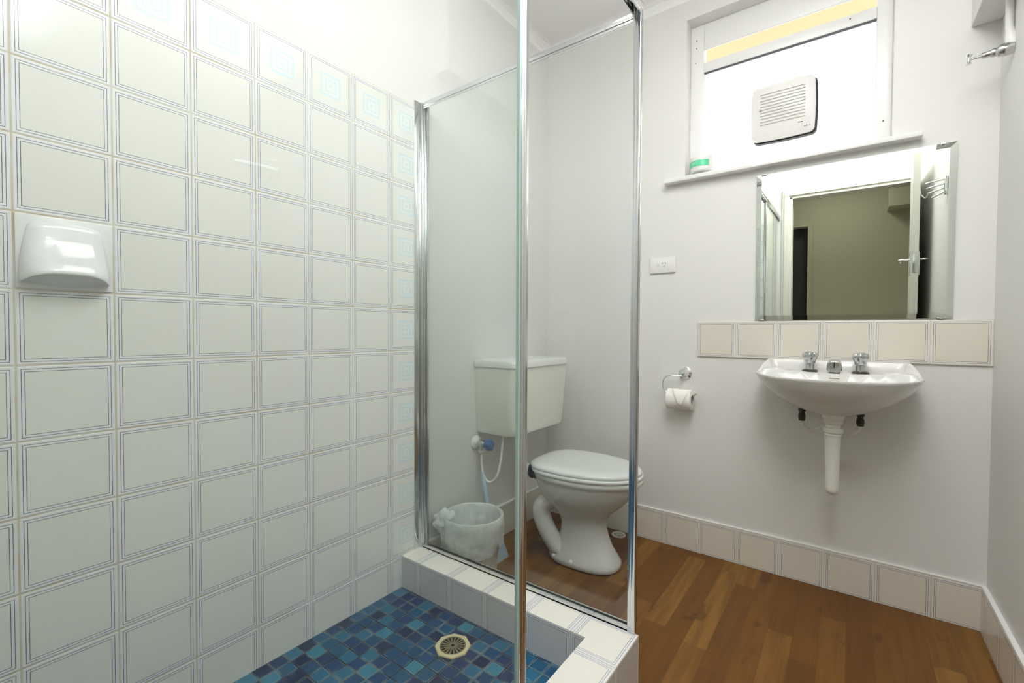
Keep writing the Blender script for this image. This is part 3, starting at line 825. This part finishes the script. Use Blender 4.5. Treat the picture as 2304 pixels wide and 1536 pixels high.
tail(1.3855, 'black brass tap connector and white hose hanging under the right side of the basin', 1)

# ------------------------------------------------------------------ shower hob (tiled kerb)
bm = B()
HX0, HX1, HY0, HY1 = 0.772, 0.888, 0.985, 1.083
def quad(pts, mi):
    fc = bm.faces.new([bm.verts.new(p) for p in pts]); fc.material_index = mi
z0, z1 = 0.0, HOB
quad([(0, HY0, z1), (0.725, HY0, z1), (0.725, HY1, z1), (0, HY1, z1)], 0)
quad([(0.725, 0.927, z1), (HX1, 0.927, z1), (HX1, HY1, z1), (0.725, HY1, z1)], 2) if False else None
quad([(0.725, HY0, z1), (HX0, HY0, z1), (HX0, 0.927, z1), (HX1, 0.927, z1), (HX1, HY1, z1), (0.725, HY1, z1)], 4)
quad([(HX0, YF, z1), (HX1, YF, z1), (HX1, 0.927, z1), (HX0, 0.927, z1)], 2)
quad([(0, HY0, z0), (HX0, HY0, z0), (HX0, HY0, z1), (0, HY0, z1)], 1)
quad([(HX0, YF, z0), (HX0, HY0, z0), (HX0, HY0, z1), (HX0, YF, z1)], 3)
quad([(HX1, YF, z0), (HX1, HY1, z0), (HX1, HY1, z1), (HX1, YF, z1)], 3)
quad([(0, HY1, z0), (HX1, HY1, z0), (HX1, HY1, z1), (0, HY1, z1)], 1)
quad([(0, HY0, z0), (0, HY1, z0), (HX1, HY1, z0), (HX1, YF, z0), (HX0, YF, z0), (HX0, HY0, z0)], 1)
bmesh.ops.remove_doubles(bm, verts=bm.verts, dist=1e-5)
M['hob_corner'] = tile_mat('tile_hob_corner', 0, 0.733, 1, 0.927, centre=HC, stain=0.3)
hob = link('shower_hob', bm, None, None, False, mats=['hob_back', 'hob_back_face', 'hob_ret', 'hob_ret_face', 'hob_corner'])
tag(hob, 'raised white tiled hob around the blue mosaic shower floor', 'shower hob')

# ------------------------------------------------------------------ shower screen
YS, XS = 1.088, 0.868
scr = thing('shower_screen', 'fixed clear glass shower screen in a chrome frame standing on the hob', 'shower screen', (0.45, YS, HOB))
link('glass_panel', box(B(), (0.018, YS - 0.003, HOB + 0.010), (XS - 0.012, YS + 0.003, 1.858)), 'glass', scr, False)
bm = B(); box(bm, (0.0016, 1.045, HOB), (0.0040, 1.085, 1.872), 0.0004); box(bm, (0.0016, 1.074, HOB), (0.012, 1.082, 1.872), 0.001); box(bm, (0.0016, 1.094, HOB), (0.022, 1.104, 1.872), 0.001); box(bm, (0.004, 1.082, HOB), (0.016, 1.094, 1.87), 0.001)
link('wall_channel', bm, 'alu', scr)
bm = B(); box(bm, (0.016, YS - 0.009, HOB), (XS - 0.01, YS + 0.009, HOB + 0.006), 0.001)
box(bm, (0.016, YS - 0.009, HOB), (XS - 0.01, YS - 0.004, HOB + 0.016), 0.001); box(bm, (0.016, YS + 0.004, HOB), (XS - 0.01, YS + 0.009, HOB + 0.018), 0.001)
link('bottom_rail', bm, 'alu', scr)
bm = B(); box(bm, (0.016, YS - 0.008, 1.858), (XS - 0.004, YS + 0.008, 1.874), 0.001); box(bm, (0.016, YS - 0.006, 1.850), (XS - 0.01, YS - 0.0035, 1.858), 0.0005)
link('top_rail', bm, 'alu', scr)
bm = B(); box(bm, (XS - 0.013, YS - 0.010, HOB), (XS + 0.001, YS + 0.008, 1.888), 0.002); box(bm, (XS - 0.004, YS - 0.012, HOB), (XS + 0.0105, YS + 0.004, 1.888), 0.003)
link('corner_post', bm, 'alu', scr)
bm = B(); box(bm, (XS - 0.016, YF, 1.874), (XS + 0.012, YS + 0.004, 1.898), 0.004); box(bm, (XS - 0.014, YF, 1.862), (XS - 0.010, YS - 0.012, 1.876), 0.001); box(bm, (XS + 0.006, YF, 1.862), (XS + 0.010, YS - 0.012, 1.876), 0.001)
lathe(bm, (XS - 0.002, YS - 0.010, 1.886), (0, 1, 0), [(0, 0.013), (0.012, 0.0135), (0.018, 0.010), (0.020, 0)], 20)
link('door_rail', bm, 'chrome', scr)
bm = B(); box(bm, (XS - 0.010, YF + 0.006, HOB), (XS + 0.008, 0.56, HOB + 0.007), 0.001)
sdr = thing('shower_door', 'clear glass sliding shower door with chrome leading stile, slid open', 'shower door', (XS, 0.17, HOB))
link('bottom_track', bm, 'alu', scr)
link('door_glass', box(B(), (XS - 0.003, YF + 0.012, HOB + 0.020), (XS + 0.002, 0.5215, 1.862)), 'glass', sdr, False)
link('glass_edge', box(B(), (XS - 0.0035, 0.5215, HOB + 0.020), (XS + 0.0025, 0.5265, 1.862)), 'glass_edge', sdr, False)['label'] = 'green glass edge'
bm = B(); box(bm, (XS - 0.006, 0.5265, HOB + 0.016), (XS + 0.006, 0.547, 1.872), 0.003); box(bm, (XS - 0.007, 0.532, HOB + 0.016), (XS + 0.0075, 0.539, 1.872), 0.002)
link('door_stile', bm, 'alu', sdr)

# ------------------------------------------------------------------ soap holder in the tiling
sh = thing('soap_holder', 'white glossy ceramic soap holder set into the tiled shower wall', 'soap holder', (0, 0.078, 1.075))
Y0, Y1, SZ0, SZ1 = 0.002, 0.153, 1.0775, 1.2275
link('back_plate', box(B(), (0.0010, Y0, SZ0), (0.0055, Y1, SZ1), 0.002), 'porc_soap', sh)
bm = B(); rings = []; n = 28; yc = 0.0755
lipz = lambda t: 1.107 - 0.017 * abs(t) ** 3
for v, d, w in ((0.0, 0.004, 0.050), (0.012, 0.010, 0.0535), (0.04, 0.0135, 0.0565), (0.12, 0.0155, 0.0590), (0.25, 0.018, 0.0620), (0.40, 0.0225, 0.0650), (0.55, 0.029, 0.0675), (0.70, 0.038, 0.0692), (0.82, 0.0455, 0.0700), (0.92, 0.0515, 0.0700), (0.98, 0.0535, 0.0692), (1.0, 0.0525, 0.0685)):
    r = []
    for k in range(n + 1):
        t = math.sin(math.pi / 2 * (-1 + 2 * k / n)); bow = max(0.0, 1 - abs(t) ** 4.5) ** 0.5
        r.append((0.0045 + (d - 0.0045) * bow, yc + w * t, 1.2165 + (lipz(t) - 1.2165) * v - 0.006 * abs(t) ** 4 * (1 - v)))
    rings.append(r)
for u in (0.03, 0.12, 0.3, 0.55, 0.8, 1.0):      # scooped underside running back and down to the plate
    r = []
    for k in range(n + 1):
        t = math.sin(math.pi / 2 * (-1 + 2 * k / n)); bow = max(0.0, 1 - abs(t) ** 4.5) ** 0.5
        zl, zb = lipz(t), 1.0835 + 0.006 * t * t
        sag = 0.006 * math.sin(math.pi * min(u * 1.1, 1)) * bow
        r.append((0.0045 + (0.0525 - 0.0045) * bow * (1 - u) , yc + 0.0685 * t * (1 - 0.03 * u), zl + (zb - zl) * u ** 0.8 + sag))
    rings.append(r)
loft(bm, rings, False, False, False)
bmesh.ops.remove_doubles(bm, verts=bm.verts, dist=1e-5)
link('hood', bm, 'porc_soap', sh, ang=70)

# ------------------------------------------------------------------ floor wastes
def waste(cx, cy, z, ro, ri, mat, label, octa=True):
    t = thing('floor_waste', label, 'floor waste', (cx, cy, z))
    bm = B(); n = 48
    def ringp(r, zz, oct_=False):
        out = []
        for k in range(n):
            a = 2 * math.pi * k / n + 0.3
            rr = r / max(math.cos(((a - 0.3 + math.pi / 8) % (math.pi / 4)) - math.pi / 8), 0.5) * 0.97 if oct_ else r
            out.append((cx + rr * math.cos(a), cy + rr * math.sin(a), zz))
        return out
    loft(bm, [ringp(ri * 0.98, z - 0.008), ringp(ri, z + 0.0035), ringp(ro * 0.97, z + 0.004, octa), ringp(ro, z + 0.001, octa), ringp(ro, z - 0.002, octa)], False, False)
    link('rim', bm, mat, t)
    link('well', lathe(B(), (cx, cy, z - 0.006), (0, 0, 1), [(0.0075, 0), (0.0075, ri)], 32), 'void', t)
    bm = B(); lathe(bm, (cx, cy, z + 0.002), (0, 0, 1), [(0, ri * 0.90), (0, ri * 0.995), (0.0015, ri * 0.995), (0.0015, ri * 0.90), (0, ri * 0.90)], 40)
    lathe(bm, (cx, cy, z + 0.002), (0, 0, 1), [(0, ri * 0.13), (0, ri * 0.26), (0.0018, ri * 0.26), (0.0018, ri * 0.13), (0, ri * 0.13)], 20)
    ns = 18 if octa else 12
    for k in range(ns):
        a = 2 * math.pi * k / ns; ca, sa = math.cos(a), math.sin(a)
        w0, w1 = ri * 0.045, ri * 0.065
        pts = [(ri * 0.22, -w0), (ri * 0.93, -w1), (ri * 0.93, w1), (ri * 0.22, w0)]
        prism(bm, [(cx + x * ca - y * sa, cy + x * sa + y * ca) for x, y in pts], z + 0.002, z + 0.0036)
    link('grate', bm, 'grate' if octa else mat, t, False)
waste(0.384, 0.862, 0.026, 0.0535, 0.0405, 'waste', 'cream octagonal floor waste in the blue mosaic shower floor')
waste(0.4565, 1.950, 0.0, 0.034, 0.026, 'wastew', 'small round floor waste in the timber floor behind the toilet', False)

# ------------------------------------------------------------------ toilet pan
TY = 1.632
wc = thing('toilet', 'white ceramic toilet pan with closed lid beside the glass screen', 'toilet', (0.45, TY, 0))
def egg(xr, xf, b, z, n=48, pw=2.0, wide=0.42, dz=None, rp=None):
    """plan ring: rear at xr, front at xf, half width b; widest at fraction wide"""
    out = []; xm = xr + (xf - xr) * wide
    for k in range(n):
        a = 2 * math.pi * k / n; c, s = math.cos(a), math.sin(a)
        e_ = 2 / (rp if rp and c < 0 else pw)
        x = xm + (xf - xm if c > 0 else xm - xr) * math.copysign(abs(c) ** e_, c)
        out.append((x, TY + b * math.copysign(abs(s) ** e_, s), z if dz is None else z + dz(x)))
    return out
rings = [egg(0.290, 0.588, 0.098, 0.0, pw=2.5), egg(0.280, 0.596, 0.108, 0.006, pw=2.5), egg(0.278, 0.595, 0.108, 0.026, pw=2.5), egg(0.292, 0.583, 0.098, 0.048, pw=2.3),
         egg(0.312, 0.562, 0.086, 0.085), egg(0.326, 0.544, 0.080, 0.125), egg(0.330, 0.532, 0.079, 0.165), egg(0.318, 0.534, 0.086, 0.195),
         egg(0.294, 0.553, 0.104, 0.225), egg(0.264, 0.588, 0.128, 0.255), egg(0.238, 0.624, 0.150, 0.288), egg(0.218, 0.651, 0.166, 0.322), egg(0.208, 0.669, 0.175, 0.355),
         egg(0.204, 0.676, 0.178, 0.368), egg(0.200, 0.686, 0.184, 0.374), egg(0.200, 0.687, 0.185, 0.389), egg(0.205, 0.683, 0.181, 0.394)]
bm = loft(B(), rings)
link('pan', bm, 'porc', wc, ang=80)
bm = tube(B(), [(0.345, TY - 0.050, 0.275), (0.305, TY - 0.066, 0.256), (0.270, TY - 0.078, 0.228), (0.264, TY - 0.081, 0.190), (0.280, TY - 0.080, 0.148), (0.303, TY - 0.074, 0.105), (0.330, TY - 0.064, 0.062), (0.36, TY - 0.05, 0.035)], [0.030, 0.038, 0.040, 0.040, 0.040, 0.040, 0.040, 0.036], 24)
link('trap', bm, 'porc', wc)
for x in (0.335, 0.425):
    link('screw_cap', lathe(B(), (x, TY - (0.089 if x < 0.4 else 0.100), 0.028), (0, -1, 0.6), [(0, 0), (0, 0.008), (0.006, 0.008), (0.008, 0.005), (0.008, 0)], 16), 'plastic', wc)
rings = [egg(0.220, 0.682, 0.184, 0.3945, rp=3), egg(0.217, 0.687, 0.188, 0.398, rp=3), egg(0.217, 0.687, 0.188, 0.407, rp=3), egg(0.223, 0.682, 0.183, 0.4105, rp=3)]
link('seat', loft(B(), rings), 'seat', wc, ang=60)
lz = lambda x: 0
rings = [egg(0.216, 0.680, 0.182, 0.4112, rp=3.2), egg(0.214, 0.682, 0.184, 0.414, rp=3.2), egg(0.214, 0.682, 0.184, 0.421, rp=3.2), egg(0.220, 0.676, 0.178, 0.4275, rp=3.2), egg(0.238, 0.658, 0.161, 0.4320, rp=3), egg(0.262, 0.632, 0.138, 0.4335, rp=3), egg(0.31, 0.61, 0.11, 0.4335), egg(0.40, 0.5, 0.04, 0.4335)]
link('lid', loft(B(), rings), 'seat', wc, ang=60)
for sgn in (-1, 1):
    bm = tube(B(), [(0.222, TY + sgn * 0.075 - 0.02, 0.409), (0.222, TY + sgn * 0.075 + 0.02, 0.409)], 0.012, 16, False)
    link('hinge', bm, 'seat', wc)
bm = lathe(B(), (0.155, TY, 0.342), (1, 0, 0.05), [(0, 0.020), (0.0, 0.034), (0.010, 0.036), (0.014, 0.031), (0.026, 0.031), (0.030, 0.037), (0.050, 0.038), (0.064, 0.030), (0.064, 0.0)], 28)
link('flush_collar', bm, 'black', wc)['label'] = 'black rubber flush collar'

# cistern
cs = thing('toilet_cistern', 'boxy off-white plastic toilet cistern mounted on the wall above the pan', 'cistern', (0, TY, 0.55))
CY0, CY1, CD = 1.400, 1.862, 0.226
def cring(y0, y1, x1, z, r=0.03, x0=0.001):
    pts = [(x0, y0), (x0, y1)]
    for k in range(7):
        a = math.radians(90 - 90 * k / 6); pts.append((x1 - r + r * math.cos(a), y1 - r + r * math.sin(a)))
    for k in range(7):
        a = math.radians(0 - 90 * k / 6); pts.append((x1 - r + r * math.cos(a), y0 + r + r * math.sin(a)))
    out = []                     # slightly bowed front
    for x, y in pts:
        t = (y - (y0 + y1) / 2) / ((y1 - y0) / 2)
        out.append((x - (0.006 * t * t if x > 0.1 else 0), y, z))
    return out
bm = loft(B(), [cring(1.430, 1.838, 0.190, 0.536, 0.03), cring(1.418, 1.846, 0.202, 0.541, 0.032), cring(1.413, 1.850, 0.208, 0.556, 0.032), cring(1.405, 1.858, 0.220, 0.74, 0.03), cring(1.402, 1.860, 0.224, 0.835, 0.03)])
link('tank', bm, 'cist', cs)
bm = loft(B(), [cring(1.399, 1.863, 0.228, 0.8345, 0.032), cring(1.396, 1.866, 0.231, 0.838, 0.034), cring(1.396, 1.866, 0.231, 0.856, 0.034), cring(1.400, 1.862, 0.226, 0.865, 0.034), cring(1.415, 1.848, 0.205, 0.869, 0.03)])
link('lid', bm, 'seat', cs)
link('flush_button', lathe(B(), (0.115, TY, 0.869), (0, 0, 1), [(0, 0), (0, 0.022), (0.004, 0.021), (0.005, 0)], 24), 'seat', cs)
bm = B(); tube(bm, [(0.105, TY, 0.545), (0.105, TY, 0.48), (0.106, TY, 0.385), (0.118, TY, 0.352), (0.165, TY, 0.343)], 0.020, 20)
lathe(bm, (0.105, TY, 0.545), (0, 0, -1), [(0, 0.032), (0.018, 0.032), (0.02, 0.024)], 24)
link('flush_pipe', bm, 'pvc', cs)

# stop valve
sv = thing('stop_valve', 'cistern stop valve with blue handle and white hose on the wall', 'valve', (0, 1.408, 0.492))
vy, vz = 1.408, 0.493
link('flange', lathe(B(), (0.001, vy, vz), (1, 0, 0), [(0, 0), (0, 0.032), (0.004, 0.032), (0.008, 0.029), (0.012, 0.020), (0.016, 0.017), (0.016, 0)], 32), 'plastic', sv)
bm = lathe(B(), (0.012, vy, vz), (1, 0, 0), [(0, 0), (0, 0.012), (0.012, 0.013), (0.014, 0.0165), (0.034, 0.0165), (0.036, 0.013), (0.052, 0.013), (0.052, 0)], 24)
tube(bm, [(0.036, vy, vz - 0.008), (0.036, vy, vz - 0.034)], 0.0095, 16, False)
link('body', bm, 'chrome_worn', sv)
bm = lathe(B(), (0.056, vy, vz), (1, 0, 0), [(0, 0), (0, 0.014), (0.008, 0.022), (0.020, 0.024), (0.036, 0.022), (0.040, 0.017), (0.040, 0)], 36, lambda t, th: 1 + 0.12 * math.cos(4 * th))
link('handle', bm, 'blue', sv)['label'] = 'blue valve handle'
bm = lathe(B(), (0.036, vy, vz - 0.030), (0, 0, -1), [(0, 0), (0, 0.0135), (0.004, 0.0145), (0.012, 0.012), (0.016, 0.008), (0.016, 0)], 20)
link('hose_nut', bm, 'plastic', sv)
bm = tube(B(), [(0.036, vy, vz - 0.044), (0.036, vy, 0.42), (0.042, vy, 0.372), (0.062, vy + 0.004, 0.331), (0.088, vy + 0.010, 0.330), (0.112, vy + 0.018, 0.362), (0.120, vy + 0.030, 0.42), (0.120, vy + 0.045, 0.50), (0.120, vy + 0.052, 0.545)], 0.0052, 12)
link('hose', bm, 'plastic', sv)

# ------------------------------------------------------------------ toilet brush
br = thing('toilet_brush', 'pale blue toilet brush standing in its holder behind the bin', 'toilet brush', (0.105, 1.40, 0))
bx, by = 0.100, 1.402
def sq(h, z, r=0.012, cx=bx, cy=by):
    pts = []
    for (ox, oy, a0) in ((h - r, h - r, 0), (-h + r, h - r, 90), (-h + r, -h + r, 180), (h - r, -h + r, 270)):
        for k in range(5):
            a = math.radians(a0 + 22.5 * k); pts.append((cx + ox + r * math.cos(a), cy + oy + r * math.sin(a), z))
    return pts
link('holder', loft(B(), [sq(0.054, 0.0, 0.004), sq(0.054, 0.010, 0.004), sq(0.050, 0.030, 0.008), sq(0.034, 0.10, 0.012), sq(0.030, 0.17, 0.014), sq(0.028, 0.20, 0.014), sq(0.025, 0.20, 0.012), sq(0.025, 0.12, 0.012)]), 'ltblue', br)
bm = lathe(B(), (bx, by, 0.12), (-0.22, 0.0, 1), [(0, 0), (0, 0.012), (0.05, 0.014), (0.12, 0.0125), (0.18, 0.0105), (0.225, 0.0085), (0.245, 0.007), (0.255, 0.004), (0.256, 0)], 20)
link('handle', bm, 'ltblue', br)

# ------------------------------------------------------------------ bin and liner
bc = Vector((0.142, 1.232, 0))
bn = thing('waste_bin', 'small round off-white plastic bin standing on the floor behind the shower screen', 'bin', bc)
rb, rt_, hb = 0.092, 0.115, 0.254
bm = lathe(B(), bc, (0, 0, 1), [(0.004, 0), (0.0, rb - 0.006), (0.004, rb), (hb - 0.004, rt_), (hb, rt_ + 0.004), (hb + 0.005, rt_ + 0.003), (hb + 0.004, rt_ - 0.003), (hb - 0.01, rt_ - 0.004), (0.012, rb - 0.005), (0.012, 0)], 56)
link('body', bm, 'bin', bn)
bl = thing('bin_liner', 'crumpled translucent plastic liner pulled over the rim of the bin', 'bin liner', bc + Vector((0, 0, 0.01)))
bm = B(); rings = []; n = 72
RL = random.Random(3); ph = [RL.random() * 6.28 for _ in range(12)]
def wr(k, a, amp): return amp * (math.sin(7 * a + ph[k % 12]) + 0.6 * math.sin(13 * a + ph[(k + 3) % 12]) + 0.4 * math.sin(23 * a + ph[(k + 5) % 12]))
prof = [(0.075, 0.05), (0.092, 0.085), (0.17, 0.098), (0.215, 0.104), (hb - 0.004, rt_ - 0.0062), (hb + 0.0065, rt_ - 0.002), (hb + 0.0085, rt_ + 0.002), (hb + 0.006, rt_ + 0.0062), (0.225, rt_ + 0.0085), (0.20, rt_ + 0.0075), (0.17, rt_ + 0.0065), (0.145, rt_ + 0.006), (0.118, rt_ + 0.004)]
for i, (z, r) in enumerate(prof):
    rg = []
    for k in range(n):
        a = 2 * math.pi * k / n
        amp = 0.0016 if 3 < i < 8 else 0.0016 if i >= 8 else 0.004
        rr = r + wr(i // 3, a, amp)
        if i >= 8: rr = max(rr, rt_ + 0.004 - (hb - z) * 0.10)
        zz = z + (wr(i // 2, a, 0.003) if i > 8 or i < 3 else 0)
        if i == len(prof) - 1: zz += 0.028 * math.sin(a * 1.0 + 1.2) + 0.012 * math.sin(3 * a)
        rg.append((bc.x + rr * math.cos(a), bc.y + rr * math.sin(a), zz))
    rings.append(rg)
loft(bm, rings, True, False)
link('liner_film', bm, 'bag', bl, ang=80)
# bunched knot of film on the wall side
bm = B(); kc = Vector((0.052, 1.150, 0.235))
bmesh.ops.create_icosphere(bm, subdivisions=4, radius=1)
for v in bm.verts:
    d = v.co.normalized()
    f_ = 1 + 0.20 * math.sin(5 * d.x + 3 * d.z) * math.sin(6 * d.y + 1) + 0.12 * math.sin(11 * d.z + 4 * d.x) + 0.07 * math.sin(19 * d.y + 9 * d.x)
    v.co = kc + Vector((d.x * 0.036, d.y * 0.040, d.z * 0.044)) * f_ + Vector((0.010, 0.010, 0)) * max(0, d.z)
tube(bm, [(0.062, 1.150, 0.205), (0.066, 1.142, 0.175), (0.058, 1.138, 0.140)], [0.016, 0.013, 0.004], 12)
link('bunched_film', bm, 'bag', bl, ang=80)

# ------------------------------------------------------------------ tap and pipe at the top of the right wall
uy = 1.86
ct = thing('wall_tap', 'chrome wall tap with long spindle on a white pipe high on the right wall', 'tap', (XR, uy, 1.84))
bm = tube(B(), [(1.7195, uy, 2.012), (1.7195, uy, 1.93), (1.7200, uy, 1.905)], 0.0095, 20, False)
lathe(bm, (1.7200, uy, 1.912), (0.15, 0, -1), [(0, 0.0095), (0.010, 0.010), (0.024, 0.0135), (0.046, 0.0155), (0.054, 0.0155), (0.054, 0)], 24)
link('pipe', bm, 'gloss', ct)['label'] = 'white painted pipe'
ax = Vector((-1, 0, -0.055)).normalized()
bm = lathe(B(), Vector((XR - 0.001, uy, 1.852)), ax, [(0, 0), (0, 0.018), (0.010, 0.0185), (0.020, 0.018), (0.032, 0.0165), (0.036, 0.0125), (0.042, 0.0135), (0.046, 0.0115), (0.050, 0.0095), (0.067, 0.0085), (0.068, 0.0045), (0.098, 0.0035), (0.098, 0)], 28)
link('body', bm, 'chrome_worn', ct)
e0 = Vector((XR - 0.001, uy, 1.852)) + ax * 0.096
bm = tube(B(), [e0 + Vector((0, 0.0, 0.014)), e0 + Vector((0, 0, 0.006)), e0 - Vector((0, 0, 0.006)), e0 - Vector((0, 0, 0.015))], [0.0085, 0.0045, 0.0045, 0.0075], 14)
link('tee_handle', bm, 'chrome', ct)

# swing-arm towel rail on the right wall (seen in the mirror)
tr = thing('towel_rail', 'chrome swing-arm towel rail on the right wall, seen in the mirror', 'towel rail', (XR, 1.0, 1.70))
link('bracket', box(B(), (XR - 0.012, 0.985, 1.665), (XR - 0.0005, 1.015, 1.755), 0.003), 'chrome', tr)
for k in range(4):
    z = 1.675 + k * 0.022; a = math.radians(-62 + k * 12)
    link('arm', tube(B(), [(XR - 0.016, 1.0, z), (XR - 0.016 - 0.10 * math.cos(a) * 0.7, 1.0 + 0.10 * math.sin(a), z)], 0.004, 10, False), 'chrome', tr)

# ------------------------------------------------------------------ unseen globe and panel added for room light (out of frame above)
lp = thing('added_globe_light', 'unseen globe light on a short white stem, added to light the room', 'fill light', (FILL_GLOBE.x, FILL_GLOBE.y, FILL_GLOBE.z))
link('stem', lathe(B(), (FILL_GLOBE.x, FILL_GLOBE.y, ZC - 0.03), (0, 0, -1), [(-0.03, 0), (-0.03, 0.045), (-0.02, 0.04), (0.0, 0.03), (0.002, 0)], 32), 'gloss', lp)
bm = B(); bmesh.ops.create_uvsphere(bm, u_segments=32, v_segments=20, radius=0.13)
bmesh.ops.translate(bm, verts=bm.verts, vec=FILL_GLOBE)
link('globe', bm, 'fill_globe', lp)
PX, PY, PH = 1.20, 0.74, 0.45  # unseen glowing panel, added for soft broad light from the ceiling
pl = thing('added_fill_panel', 'unseen flat square ceiling panel, added to spread light over the room', 'light panel', (PX, PY, ZC))
link('panel_frame', box(B(), (PX - PH - 0.02, PY - PH - 0.02, ZC - 0.028), (PX + PH + 0.02, PY + PH + 0.02, ZC), 0.004), 'gloss', pl)
link('diffuser', box(B(), (PX - PH, PY - PH, ZC - 0.032), (PX + PH, PY + PH, ZC - 0.027), 0.001), 'panel', pl)
